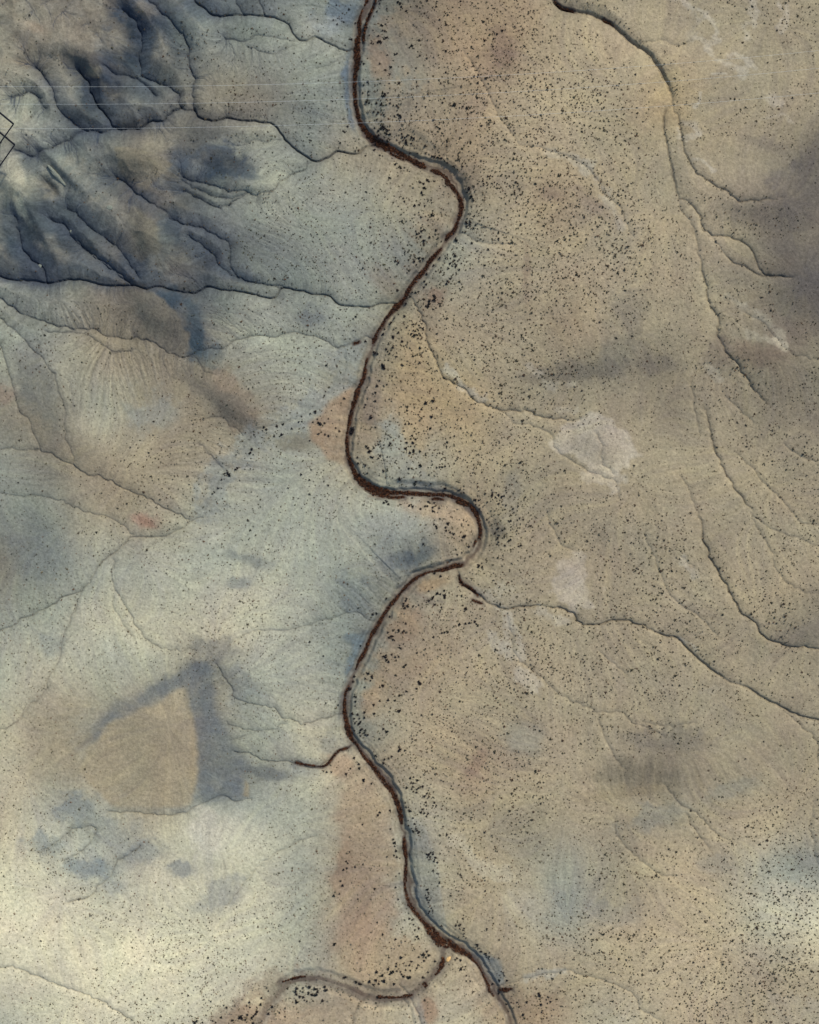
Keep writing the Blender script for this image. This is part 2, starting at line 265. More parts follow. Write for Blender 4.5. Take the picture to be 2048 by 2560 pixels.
# dark bush sites: origin, scale | place words | x y r ...
TREES = """
850 0 3.45 | on the tan flat beside the upper river | 210 300 5 100 340 6 130 200 6 330 365 7 350 358 6 620 395 7 600 412 5 685 350 6 410 475 5 440 580 7 390 605 5 430 640 5 240 705 6 205 735 5 245 790 5 245 820 5 225 880 6 250 890 5 315 890 6 355 905 6 360 890 5 430 890 5 460 910 5 490 910 5 290 965 5 330 970 6 515 995 7 525 1010 6 380 990 5 370 1090 6 350 1110 7 330 1130 6 300 1105 5 320 1030 5 660 920 5 620 1185 7 638 1195 6 735 1260 6 740 1320 5 795 1350 6 605 1320 6 430 1205 4 540 1275 5 220 1345 5 295 1295 6
850 0 3.45 | among the scrub on the ochre plain east of the upper river | 915 625 6 1135 580 5 1190 645 6 1185 665 6 1165 610 5 1190 715 6 1260 675 6 1240 740 5 860 170 5 1355 295 6 1400 265 6 1325 335 5 1320 400 5 915 440 6 995 380 5 1005 435 4 930 130 5 1040 10 5 1030 155 5 520 30 7 530 60 6 500 20 7 665 55 5 320 100 5 405 75 5 690 480 5 1625 120 5 1560 910 5 870 720 5 1070 680 5 985 905 10 1095 935 7 1060 920 5 1185 845 6 1240 885 5 900 850 5 885 885 5 740 920 5 805 1035 6 860 1110 6 1430 210 5
850 200 4.3125 | inside the first river bend | 275 825 6 365 760 7 380 750 5 430 815 6 460 820 5 595 910 8 560 845 5 530 1055 6 330 985 5 940 1080 9 960 1095 7 900 1120 8 865 1105 8 910 1165 9 925 1175 6 880 1215 8 805 1355 9 990 1455 10 1010 1460 7 875 1480 7 985 1295 6 990 1325 5 915 1360 6 670 1520 7 880 1630 8 830 1660 8 870 1690 7 965 1695 8 820 1630 6
900 560 4.3125 | on the flats either side of the straight reach | 690 180 9 750 145 6 640 100 6 655 135 6 690 60 6 1035 175 12 1005 100 8 585 405 9 640 370 9 680 375 9 650 400 8 610 440 6 510 525 5 860 365 8 970 430 7 950 480 7 795 450 8 820 510 6 720 540 8 695 620 8 715 650 7 690 680 7 600 740 8 565 735 7 630 730 6 540 785 7 510 800 5 405 715 8 495 860 8 935 645 8 945 615 6 980 590 6 830 215 6 875 190 5 1010 315 5 1345 445 7 1535 745 6
900 560 4.3125 | in the tight clump on the pink patch by the straight reach | 750 830 11 800 820 11 810 790 9 795 770 7 735 890 9 745 860 9 865 885 7 790 920 6 820 905 5 710 885 6
900 560 4.3125 | on the strip east of the narrowing river | 480 995 8 370 1020 6 335 1065 9 325 1080 6 265 1135 6 250 1190 9 355 1215 10 360 1230 7 415 1170 8 505 1115 6 580 1080 5 455 1265 8 590 1195 6 620 1200 5 355 1330 8 285 1350 8 300 1375 6 320 1395 6 165 1390 10 190 1400 8 150 1380 7 390 1430 7 305 1470 5 250 1530 13 265 1560 8 240 1515 8 350 1640 6 735 1500 6 900 1665 8 60 1265 8 415 975 5
800 900 4.3125 | on the grey flat inside the long western bend | 685 65 11 680 85 8 700 95 7 615 280 9 600 350 7 785 170 6 550 620 11 600 445 7 350 740 13 345 780 13 355 750 12 335 790 8 500 930 8 520 950 8 540 985 10 525 990 8 630 910 6 760 900 8 750 920 7 690 915 6 605 920 5 405 1050 6 860 1290 9 855 1275 7 1035 1310 7 810 1105 6 960 1170 7 1195 1335 7 1085 1140 9 1070 1135 6
800 900 4.3125 | on the ochre scrub slope above the long western bend | 1140 465 10 1220 440 10 1190 740 8 1095 530 7 940 545 7 1205 610 9 920 690 7 960 685 7 990 690 6 1060 590 5 1000 890 8 1030 855 7 1010 900 6 980 930 5 925 955 8 970 1000 9 1010 975 8 1010 990 7 1080 985 7 1320 1155 7 1350 1145 7 1290 1155 6 1260 1160 6 1450 820 6 1315 1065 6 1490 1050 5 995 815 7 980 850 6 1510 985 6
800 900 4.3125 | on the spit of the hairpin bend | 690 1540 8 720 1530 8 740 1555 8 710 1515 6 965 1570 8 1000 1580 8 985 1560 6 1135 1575 7 1160 1575 7 1085 1605 7 1220 1630 8 995 1490 8 565 1690 5
850 1150 4.3125 | on the pale spit inside the hairpin bend | 1015 695 6 1040 715 8 1045 735 7 1165 685 10 1140 730 8 1145 765 7 1190 780 8 1345 820 10 1325 830 7 1390 935 8 1385 700 6 900 905 7 1200 1075 7 1315 1000 6 1265 1020 6 350 610 6 930 700 5 1225 800 6
850 1400 4.3125 | on the tan scrubland below the hairpin bend | 1020 145 8 1085 175 8 1130 380 10 1130 405 8 1125 330 7 1000 410 9 1020 480 7 960 440 7 1095 510 6 850 485 5 1355 525 10 1325 490 6 1265 385 6 790 500 6 710 685 7 635 755 8 635 770 6 690 765 7 675 780 6 710 785 5 540 610 7 1355 685 7 1395 680 7 1290 690 7 1455 665 8 1470 690 6 1285 705 6 1130 780 7 1165 780 7 1100 785 7 1090 750 5 1010 830 7 905 860 5 1080 965 5 495 1050 9 505 1075 6 690 1150 9 710 1130 7 865 1230 6 860 1330 10 850 1310 8 870 1335 8 830 1385 7 465 1355 9 455 1350 6 430 1370 6 640 1460 7 715 1415 7 520 1510 8 595 1515 8 365 1560 8 345 1250 8 350 1270 7 330 1300 6 270 1370 6 640 1630 9 650 1615 6 615 1635 5 265 1640 8 370 1655 8 135 1655 9 190 1665 7 880 1670 6
850 1400 4.3125 | hard against the west bank below the hairpin | 105 1385 12 145 1310 8 155 1255 9 355 585 8 395 575 8 500 415 7 222 925 6
800 1750 4.3125 | on the flats beside the middle river | 350 150 8 580 55 8 440 325 9 430 350 6 440 385 6 640 420 6 720 340 9 685 310 7 855 115 9 835 125 6 865 530 9 850 550 8 855 505 7 695 640 7 685 680 8 740 630 6 370 625 8 425 735 8 420 690 7 470 860 10 475 875 7 75 775 7 125 775 6 40 765 5 285 795 8 555 900 7 935 945 8 645 1210 8 625 1240 8 460 1340 6 755 1190 7 805 1540 10 805 1575 6 820 1625 8 790 1500 6 760 1390 6 1425 338 6 480 130 8 590 150 7 480 190 7 800 1675 7 830 1690 7 860 1705 6 985 890 6 1010 830 6
800 2100 4.3125 | on the pinkish flat west of the lower river | 155 1120 10 245 490 8 285 230 7 300 250 6 255 320 7 290 305 6 380 290 7 465 265 6 590 525 7 225 440 6 150 600 8 320 125 5 210 580 6 410 635 5 820 390 5 855 360 5 965 845 7 995 860 6 1050 1040 8 1065 1060 7 1065 955 6 1025 970 6 1010 910 6 1030 1070 4
800 2100 4.3125 | in the dark grove above the abandoned channel | 875 1265 9 745 1265 6 1115 1235 10 1175 1240 9 1125 1300 8 1155 1200 7 1145 1265 7 820 1360 7 825 1330 6 735 1390 9 610 1420 10 675 1460 10 770 1430 9 790 1415 8 830 1410 7 750 1445 6 965 1350 7 985 1310 6 930 1355 5 1060 1345 7 1045 1380 7 975 1405 6 870 1420 6 880 1445 6 925 1400 6 900 1470 7 960 1485 9 975 1475 7 940 1475 7 605 1510 9 535 1525 10 580 1560 10 690 1520 11 635 1550 7 390 1525 11 430 1545 11 465 1520 9 445 1550 9 280 1475 9 260 1480 7 300 1470 6 1110 1480 8 800 1550 8 55 1580 9 620 1695 8
400 2300 4.3125 | in the square dark grove inside the abandoned channel loop | 1478 735 10 1465 770 9 1470 800 9 1475 885 10 1465 865 6 1545 730 7 1615 720 10 1540 775 7 1510 825 9 1545 830 8 1600 780 8 1598 800 6 1640 805 8 1670 740 9 1695 745 7 1700 775 8 1690 805 10 1665 810 8 1755 870 9 1785 755 9 1800 755 7 1585 875 6 1650 870 5 1515 765 5 1560 865 5
400 2300 4.3125 | along the west side of the abandoned channel | 305 815 7 240 790 5 475 860 5 550 875 6 720 942 8 690 920 5 1095 835 8 1170 760 7 965 885 7 935 925 6 970 940 6 1085 910 9 1045 940 5 1045 985 9 1030 1010 9 1010 1030 8 990 1050 9 870 1040 10 885 1060 9 855 1055 8 945 1020 7 920 1075 7 780 1080 8 660 1050 7 380 1100 10 400 1085 7 360 1095 6 570 1085 6 600 1105 6 460 1105 6 1210 935 9 1170 1010 8 1005 1110 9 1290 1000 6 1350 1040 6 1350 950 5
1100 2250 5.75 | on the pale triangle below the river fork | 295 865 10 245 835 9 220 860 8 300 995 12 310 975 8 380 1085 8 380 1165 7 435 1165 7 480 1315 8 185 995 5 565 1365 6 45 1670 8
1100 2250 5.75 | on the reddish flat at the lower right of the fork | 760 1205 9 745 1215 7 965 1155 9 1430 1370 13 1420 1340 11 1440 1390 8 1250 1465 10 1110 1470 8 1450 1500 12 955 1495 9 1025 1470 6 1195 1650 13 845 1340 10 1685 1425 6 905 1710 9 1530 1435 7 985 1600 5
500 850 4.3125 | on the peach fan west of the river | 1295 905 11 1275 890 8 1345 895 7 1220 885 6 1385 850 6 1420 760 5 1350 1020 6 1385 1035 7 1185 1085 6 1245 775 10 1190 795 6 1265 855 5 1465 950 6
500 850 4.3125 | in the dry grey wash west of the river | 880 1020 9 800 1035 7 990 955 7 830 930 9 895 910 8 715 965 7 690 940 7 560 1180 9 545 1215 7 535 1225 6 405 1380 8 385 1395 7 315 1450 10 300 1430 8 320 1465 7 295 1410 6 270 1440 6 235 1505 6 195 1600 7 155 1640 6 1095 825 6 1340 600 6 1065 885 6 1100 880 6 585 1020 6 1660 120 6 1355 555 5 1630 980 4
"""
# ---- soil colours, with some slope shadow painted in
PAL = dict(T=(153,144,122), L=(168,156,130), C=(180,177,154), W=(204,199,170), B=(122,129,123), b=(153,157,143), D=(52,62,72), d=(88,96,98),
           G=(126,120,105), g=(104,99,91), P=(154,137,113), p=(170,154,127), O=(166,149,114))
FS = .95                                             # photo tones of the patches below -> ground tones
CMAP = """
G G g d d d B B g P P T T T T T T T
G G g D B B b B G P P L L L T T T T
b B D d G G B B B P L L L O T T T T
b B d G D b B T G P L L T T T T g g
B D d g d b b b T G L P L T T G g g
D D d g D d B b B b L T L L T g g g
b B G g d b B b G L T P L T T G g g
b b T G G b b B O T T G G G T G G G
G G b T G G b P P O T T T G T G G G
b G T T T b b T b L T T L T T T T T
B B T T b b b b b P T T T T T T T T
G B b b b b b b B T T L T T T T T T
b b C C C C b B T T T T T T T T g g
b C b b G b b B P L T T T T T T T T
C T T T G b C B L L T T T T T T T T
C T T G G B C L L P L L T G T T T T
L b b T b b b P b L T T T T T L T T
C C b C C C b P b L T b T L L b B B
W W C C C C b P b L L b L L L C W W
C C W W C C b p P L L L L L L T T T
b C C C C P P L C C P L C L T T T T
b b C C C P P L C C P L C L T T T T"""
# ground stain and painted slope-shadow blobs: u v ru rv angle(deg) r g b alpha
BLOBS = """
360 75 70 48 30 60 70 84 .95
320 145 50 32 20 58 68 82 .9
340 175 45 20 25 58 68 80 .8
262 225 62 28 35 52 62 78 1
208 297 45 26 20 78 84 86 .9
487 30 70 30 0 80 92 104 .7
849 30 45 35 0 96 114 128 .8
873 195 13 60 0 92 112 128 .9
880 275 12 45 -10 88 108 124 .9
820 70 30 20 0 150 160 158 .6
552 410 75 36 10 55 68 84 .95
600 430 60 16 20 62 74 86 .8
470 425 50 14 0 130 138 136 .6
130 478 34 16 48 48 60 76 .95
150 500 20 14 48 50 60 76 .9
72 575 20 72 -24 62 74 86 .95
30 560 26 60 -40 88 98 102 .7
20 690 40 14 20 80 92 98 .7
210 500 60 60 40 96 106 110 .7
60 500 12 60 -15 170 172 150 .8
60 430 10 50 -20 175 176 152 .7
30 340 16 90 -10 158 158 136 .8
415 594 20 60 0 76 84 90 .85
470 570 60 40 35 92 100 104 .6
300 120 40 20 20 118 116 104 .5
240 190 22 14 0 150 142 112 .8
380 40 30 20 0 132 124 104 .7
118 670 50 38 40 68 80 92 .8
230 665 60 28 30 96 104 108 .6
368 690 62 36 20 72 80 90 .85
427 753 36 26 20 60 74 88 .85
492 850 30 62 0 60 78 92 .9
520 880 40 30 20 80 96 104 .7
534 925 24 12 30 76 94 102 .7
594 682 80 24 25 86 94 100 .7
778 794 34 22 0 96 106 112 .6
107 972 40 110 -30 106 110 104 .7
392 1032 55 50 0 140 150 144 .5
742 1103 48 22 6 124 122 104 .85
368 1298 34 16 10 176 142 116 .8
380 1308 24 9 30 150 108 86 .6
20 985 24 20 0 160 136 110 .6
95 85 26 16 20 150 126 98 .6
40 165 50 10 5 158 138 108 .6
629 1399 55 14 12 98 110 116 .7
600 1458 28 12 0 104 116 122 .7
101 1393 70 50 20 118 126 124 .7
890 1488 40 60 -30 100 112 118 .65
1048 1385 42 26 -30 70 86 98 .85
1010 1402 40 20 -20 84 98 108 .7
980 1320 90 50 0 150 160 152 .5
890 1595 26 18 0 84 104 118 .85
872 1700 12 80 10 100 122 134 .9
900 1620 12 40 30 104 124 134 .85
130 1612 34 26 0 122 132 134 .6
546 1618 66 24 8 104 108 110 .75
594 1700 60 34 40 98 106 114 .7
640 1760 60 30 20 140 148 144 .5
653 1926 70 15 10 70 80 92 .75
760 1915 40 22 0 110 124 134 .6
202 2021 50 40 20 108 124 132 .8
119 2110 46 28 0 112 132 140 .7
225 2163 56 24 10 108 130 140 .8
300 2080 60 40 0 130 142 140 .6
534 1980 66 22 -8 104 118 124 .8
400 2010 90 18 4 132 138 132 .7
463 2166 28 16 0 112 124 134 .8
564 2230 66 36 -30 136 142 142 .7
368 2122 56 26 -20 124 136 140 .7
291 2205 30 22 0 134 142 144 .6
522 2090 36 60 0 205 200 176 .7
560 2060 60 30 0 196 192 164 .6
861 2169 18 60 8 138 108 84 .75
905 2300 22 60 5 156 124 96 .7
900 2280 20 80 0 160 134 104 .6
1392 2264 80 40 -10 132 144 140 .7
1624 2039 80 24 -12 132 134 122 .7
1784 2157 44 22 0 120 130 130 .7
2003 2145 60 24 0 126 132 128 .7
1825 1967 60 20 -15 132 134 122 .6
1534 2276 60 30 0 146 148 136 .5
1320 2260 50 50 0 192 182 150 .6
1985 2228 60 26 10 206 196 162 .7
1594 1938 90 36 5 124 116 94 .8
1560 1975 110 14 -8 158 142 104 .6
1997 2525 80 40 0 148 152 142 .6
1315 2513 100 40 0 164 138 104 .75
1075 2520 20 34 0 172 134 98 .8
1997 1583 66 32 -10 100 96 92 .85
1665 1844 95 32 5 120 114 100 .8
1309 1850 46 34 0 158 152 128 .8
1083 1458 44 16 -18 160 136 98 .9
1196 1897 18 40 25 150 120 98 .7
1243 1321 22 30 0 104 98 90 .75
1528 901 70 34 -35 118 114 100 .7
1440 931 120 22 -6 112 106 94 .8
1647 919 50 24 0 110 104 96 .75
1560 780 50 60 30 126 122 106 .5
1885 889 70 34 0 120 102 86 .85
1796 885 30 50 20 124 110 96 .7
1960 830 60 40 20 122 110 98 .6
2033 747 60 70 0 82 82 86 .9
1914 555 100 32 8 94 90 88 .85
1985 480 60 60 0 104 98 92 .8
2030 404 46 30 -20 90 86 86 .85
1944 623 80 20 10 104 100 96 .7
1914 368 60 20 15 122 114 100 .6
1870 700 60 30 20 138 130 108 .7
1315 693 10 70 0 138 110 92 .7
1368 487 44 16 20 152 128 106 .7
1487 522 66 16 40 152 132 112 .7
1250 137 42 60 15 136 112 94 .8
1279 469 40 30 0 150 134 112 .5
951 153 26 60 -15 142 120 98 .8
1000 60 40 40 0 146 130 104 .6
1050 280 120 80 0 168 150 116 .6
1530 160 90 40 20 178 162 124 .7
1040 1000 34 140 -5 180 156 112 .8
1420 720 120 90 0 180 164 128 .6
1540 580 60 80 0 170 158 128 .5
1080 600 40 80 20 150 132 104 .6
960 700 26 50 -35 138 126 108 .5
1080 745 26 26 0 158 130 104 .8
930 1000 22 90 8 150 130 110 .7
1060 1215 50 10 10 120 126 126 .6
1110 1280 90 20 12 186 160 122 .8
1170 1320 22 34 20 182 156 118 .7
970 1090 34 60 0 152 160 148 .7
880 950 24 20 0 124 128 122 .6
1010 1560 36 50 30 164 136 104 .8
930 1740 20 50 20 162 132 104 .75
960 1700 50 90 20 168 146 112 .7
850 1905 34 24 0 176 152 116 .85
820 1850 24 30 0 140 142 128 .7
1000 2380 60 30 0 166 146 112 .8
980 2470 90 24 0 152 132 106 .8
800 2440 60 14 0 146 134 112 .6
620 2530 60 34 -20 172 146 114 .8
730 2540 90 40 0 184 160 124 .8
1135 2520 40 60 0 186 172 136 .7
880 2550 120 40 0 186 168 130 .7
1280 1230 20 60 0 132 128 118 .6
560 960 60 30 30 140 122 98 .7
610 1040 40 50 -10 128 116 96 .8
345 85 34 26 30 34 44 56 .9
325 155 30 16 20 36 46 58 .8
268 228 52 20 28 30 38 50 .95
232 262 26 22 40 40 50 60 .8
562 412 48 20 8 38 50 64 .85
138 478 26 10 46 30 40 52 .95
74 590 13 56 -24 44 54 66 .85
425 757 20 16 0 44 58 70 .8
494 855 16 38 0 46 62 74 .8
590 688 50 12 25 62 72 84 .7
212 305 24 14 20 52 60 64 .8
100 30 60 30 0 134 132 112 .6
20 130 30 90 0 140 138 116 .7
850 700 60 60 0 150 152 138 .4
455 408 34 26 0 62 74 88 .85
415 468 50 18 15 74 84 94 .8
440 585 16 50 0 52 62 74 .8
430 760 22 40 0 54 68 82 .7
480 800 24 50 10 58 72 84 .7
380 530 50 30 30 76 86 94 .6
40 620 40 20 30 66 78 88 .7
160 660 50 14 10 64 74 84 .7
500 1665 34 20 10 78 88 98 .85
520 1740 20 60 -5 84 94 104 .7
430 1700 50 14 -30 90 98 104 .7
250 1830 60 80 10 158 154 132 .6
"""
# polygon patches: code soft warp r g b alpha points
PATCH = """
A 2.5 6 124 118 98 .95 500 640 600 650 680 680 735 705 690 740 650 790 620 820 560 780 520 720
A 3 8 112 110 96 .9 560 880 640 920 690 990 690 1050 670 1078 600 1078 560 1000
C 2.5 7 118 114 98 .95 540 130 640 160 700 200 750 250 775 310 805 330 795 400 770 430 700 390 640 340 600 250 570 180
C 4 12 122 115 98 .85 790 440 860 480 910 520 960 560 1040 640 1065 700 1030 740 960 690 900 600 800 560 740 500
C 5 8 166 138 104 .9 1300 700 1380 620 1490 550 1475 700 1460 780 1470 880 1380 860 1310 780
E 10 16 104 113 118 .75 520 790 640 720 760 670 840 620 880 612 915 650 915 750 945 850 985 950 1045 1030 1040 1180 860 1200 800 1100 780 760 700 790 560 850 440 950 380 1000 420 900
E 3 10 172 158 122 .92 795 735 805 800 820 860 838 930 842 1000 835 1090 830 1140 800 1220 760 1235 600 1225 480 1225 400 1160 330 1080 380 980 440 910 560 850 680 790
E 4 4 166 149 110 .55 795 735 812 840 838 930 842 1000 835 1090 815 1180 800 1180 818 1000 800 850 785 750
G 2 2 168 144 92 .6 1035 40 1050 60 1055 120 1030 110
G 9 34 168 143 112 .72 1440 0 1560 0 1640 120 1670 250 1680 350 1640 600 1590 720 1550 850 1430 850 1400 600 1420 300 1440 100
H 5 3 140 145 134 .6 -20 200 30 220 65 250 100 360 120 460 135 560 150 670 90 660 60 640 20 560 0 430
H 3 3 140 148 142 .85 200 740 300 780 380 800 400 880 400 920 350 900 290 830 240 770
D 2 24 190 178 151 .95 600 760 640 740 720 700 780 665 840 680 870 740 930 760 960 840 890 860 880 930 890 1000 850 1020 800 980 710 950 760 920 700 880 650 840 600 800
D 8 12 158 148 124 .6 680 780 760 770 860 800 880 860 780 880 700 840
F 2 34 192 179 151 .92 580 280 640 230 640 180 710 175 740 240 775 330 740 400 680 390 600 370 550 380 600 340
F 8 8 158 152 128 .7 390 890 520 880 570 920 540 990 430 1000 400 950
D 8 8 140 134 110 .6 1320 330 1400 310 1540 400 1420 370
E 3 6 176 152 118 .85 1420 1040 1460 1010 1490 1060 1480 1100 1420 1110 1400 1080
A 6 8 170 168 142 .7 60 640 110 690 130 780 110 860 80 860 70 760
A 3 4 158 162 148 .9 185 710 220 720 280 800 290 860 250 800 200 750
"""
STREAK = """
R 5 108 90 76 .75 700 2452 745 2441 800 2441 860 2455 920 2482 985 2492 1021 2484 1056 2457 1098 2410 1112 2370
R 3 96 80 70 .6 800 2448 860 2466 900 2488 960 2498
R 10 140 124 104 .5 860 2440 930 2462 990 2466 1030 2450
R 30 148 126 98 .55 700 2440 640 2470 590 2520 560 2580
R 8 172 164 140 .7 720 2468 690 2500 668 2545 655 2590
R 4 120 112 100 .5 706 2458 672 2496 648 2540 640 2590
R 5 150 148 134 .6 1040 2490 1054 2530 1060 2580
R 5 112 100 92 .5 1040 1480 1070 1500 1110 1505
R 6 196 186 158 .75 1880 10 1890 40 1880 70
R 7 194 184 156 .7 1760 130 1790 160 1830 170 1860 185
R 5 194 184 158 .7 1960 20 1965 60 1950 85
R 6 192 182 156 .7 1690 330 1700 350 1740 345
R 8 188 178 152 .7 1900 250 1930 262 1950 268
R 6 150 146 134 .5 1180 2400 1220 2450 1250 2500 1275 2570
B 9 190 180 154 .8 1100 -10 1150 20 1200 50
B 5 188 178 152 .8 1200 50 1250 90 1280 130 1280 165
B 14 172 164 140 .6 1190 60 1210 120 1180 180
B 8 190 180 154 .8 1330 240 1370 240 1400 265 1440 290
B 8 184 174 148 .7 1320 280 1400 330
B 6 192 182 158 .8 1545 20 1570 60 1570 90 1540 130
B 7 186 176 150 .7 1430 50 1450 90 1410 120 1415 170
B 12 184 172 144 .7 1480 410 1520 420 1560 440
B 4 186 176 152 .8 1215 410 1205 450 1190 465
B 7 184 174 150 .7 1150 525 1190 545 1215 580
B 5 184 176 152 .7 1180 680 1230 700 1270 740
B 5 182 172 146 .6 1450 530 1550 500 1600 520
B 5 184 174 148 .6 1190 170 1240 200 1290 190
B 10 184 174 146 .7 600 660 650 675 700 690 750 700
B 12 176 166 142 .8 700 690 760 740 790 800 820 825
B 8 178 168 144 .7 790 830 840 880 880 960
B 2.5 190 184 160 .7 1260 325 1320 322
D 8 176 168 146 .7 490 460 540 510
D 9 178 172 150 .8 150 480 200 510 240 560 310 600
D 9 172 164 140 .7 560 545 600 560
D 8 172 164 140 .7 670 540 690 550
D 9 176 168 142 .7 620 660 690 650
D 9 168 162 138 .7 1330 180 1420 230 1500 290 1560 390
D 7 178 170 144 .7 1410 330 1450 350 1520 370 1570 390
D 9 170 164 140 .6 1240 460 1290 520
F 9 182 174 150 .8 420 460 460 510 480 600
F 14 180 172 148 .8 350 530 380 580
F 15 180 172 148 .8 480 700 530 725
F 10 186 178 154 .7 550 420 600 440 660 465
F 9 180 172 148 .7 1140 200 1190 270
F 4 178 172 148 .8 1130 530 1180 560 1200 580
F 14 176 166 140 .7 380 310 430 340
C 26 140 148 142 .75 1500 380 1450 480 1400 570 1320 650 1250 700 1150 730 1080 760 1010 820 950 900 900 1000 850 1077
F 8 176 168 144 .6 270 320 390 420 420 600
F 10 178 168 140 .5 1240 750 1300 740
H 3 182 180 160 .5 20 215 60 245 95 330 115 420 130 540 150 680
H 2.5 180 182 166 .7 5 400 30 500 60 620
H 14 196 188 160 .5 200 300 300 400 420 460
H 8 176 180 168 .5 480 885 560 865 650 850
R 2.5 186 172 140 .9 920 1240 960 1242 1010 1237 1060 1240 1110 1243
R 2.5 184 170 140 .9 985 378 1010 392 1035 405
R 2.5 186 176 148 .9 1150 520 1142 550 1128 580
R 2.5 186 176 148 .9 1196 1320 1196 1350 1180 1385 1150 1410 1120 1420
R 3 190 180 150 .8 1010 2080 1012 2140 1006 2200
R 3 170 168 148 .8 1036 2190 1044 2240 1052 2260
R 6 170 172 152 .6 985 1110 1010 1140 1050 1180 1085 1210
"""

# ------------------------------------------------------------------ terrain height
riv = dense(RIVER, 8, 5, 1); oxb = dense(OXBOW, 8, 4, 2)
Dr, Sr, Tr = field(riv, 420)
Do, _, _ = field(oxb, 200)
wob = fbm(U, V, 60, 3, 11)
Z = np.zeros((NY, NX), np.float32)
Z += 6.0*(1-np.exp(-Dr/160))                                  # ground climbs gently away from the river
left = sm((900-U)/900)*sm((1500-V)/900)
Z += left*3*fbm(U, V, 420, 2, 21)
Z += 2.2*fbm(U, V, 260, 2, 31)+4.0*fbm(U+90, V, 400, 2, 33)
# rough hills in the upper left
hm = sm((700-U)/350)*sm((900-V)/300)
rid = 1-np.abs(fbm(U+.4*V, V*1.15-.3*U, 150, 4, 41))*2.2
Z += hm*(2.2*rid+2.*fbm(U, V, 240, 2, 44))
def hump(u, v, ru, rv, ang, h, p=1.0):
    a = math.radians(ang); du = U-u; dv = V-v
    x = (du*math.cos(a)+dv*math.sin(a))/ru; y = (-du*math.sin(a)+dv*math.cos(a))/rv
    return h*np.exp(-(x*x+y*y)**p)
for a in [(400,35,110,40,25,5),(225,150,90,30,30,6),(160,260,70,45,20,4),(345,390,60,40,20,5,1.6),(390,575,40,80,0,5,1.6),(40,440,40,160,-12,6),(165,430,70,14,45,5),(110,560,16,90,-26,5),
          (420,770,90,60,35,6,1.5),(590,1010,90,34,40,4,1.3),(400,1770,150,120,60,5,1.1),(640,470,90,30,10,3),(560,330,120,20,4,2),(250,1120,160,60,35,3),(520,2120,130,60,0,3),(980,1320,80,45,10,3),
          (128,470,38,15,48,-4.5),(70,570,18,60,-24,-2.5),(1900,500,140,60,10,4),(1880,900,120,60,10,4),(1650,1880,150,60,0,3),(1500,880,180,60,-20,3),(2020,1560,80,60,0,4),(2000,700,90,90,0,3)]:
    Z += hump(*a)
# river canyon: bed, inner bank, terrace
wr = 9.5+3*wob+2.5*fbm(U, V, 28, 2, 12)
Z -= 2.0*(1-sm((Dr-wr)/9)) + 1.0*(1-sm((Dr-20-6*wob)/46))
wo = 16+3*wob
Z -= 1.3*(1-sm((Do-wo)/14))
Z += .08*np.sin((Dr+9*wob)*.5)*np.exp(-((Dr-28)/16)**2)
# bluffs on one side of a line: points, side, height m, face width px, fade px
SCARPS = [([(868,60),(866,130),(868,200),(872,260),(892,310)], -1, 4.5, 34, 160),
          ([(960,1218),(1010,1214),(1060,1216),(1110,1220),(1150,1234),(1180,1260)], -1, 4.0, 15, 90),
          ([(1090,410),(1120,425),(1145,445),(1158,480),(1160,520),(1150,560)], -1, 3.6, 22, 90),
          ([(1205,1260),(1222,1310),(1222,1360),(1200,1400)], -1, 2.0, 30, 90),
          ([(1120,1410),(1070,1420),(1030,1436),(1000,1460)], 1, 3.5, 10, 90),
          ([(1000,1460),(960,1510),(930,1570),(900,1630),(878,1690),(862,1740)], 1, 2.2, 34, 120),
          ([(895,1850),(930,1900),(965,1950),(990,2010),(1010,2080),(1022,2160),(1032,2230),(1060,2280),(1110,2325),(1170,2365),(1215,2410),(1235,2460)], -1, 3.2, 26, 110),
          ([(1380,0),(1410,25),(1460,35),(1510,55),(1560,110),(1610,150),(1640,190),(1665,235),(1672,262)], -1, 3.0, 26, 120),
          ([(1010,320),(1050,350),(1090,385)], -1, 1.6, 16, 60),
          ([(870,1085),(885,1150),(915,1195),(960,1222)], -1, 1.8, 24, 60)]
for pts, side, h, wd, fade in SCARPS:
    q = dense(pts, 8, 5, len(pts)); Ds, Ss, Ts = field(np.column_stack([q, np.sin(np.pi*np.linspace(0, 1, len(q)))**.5]), fade*2.2)
    Ds = Ds*(1+.15*wob)
    on = (Ss == side) & (Ds < fade*2.1)
    Z += np.where(on, .5*h*np.clip(Ts, 0, 1)*sm(Ds/wd)*np.exp(-np.maximum(0, Ds-wd)/fade)*sm((fade*2.1-Ds)/30), 0)
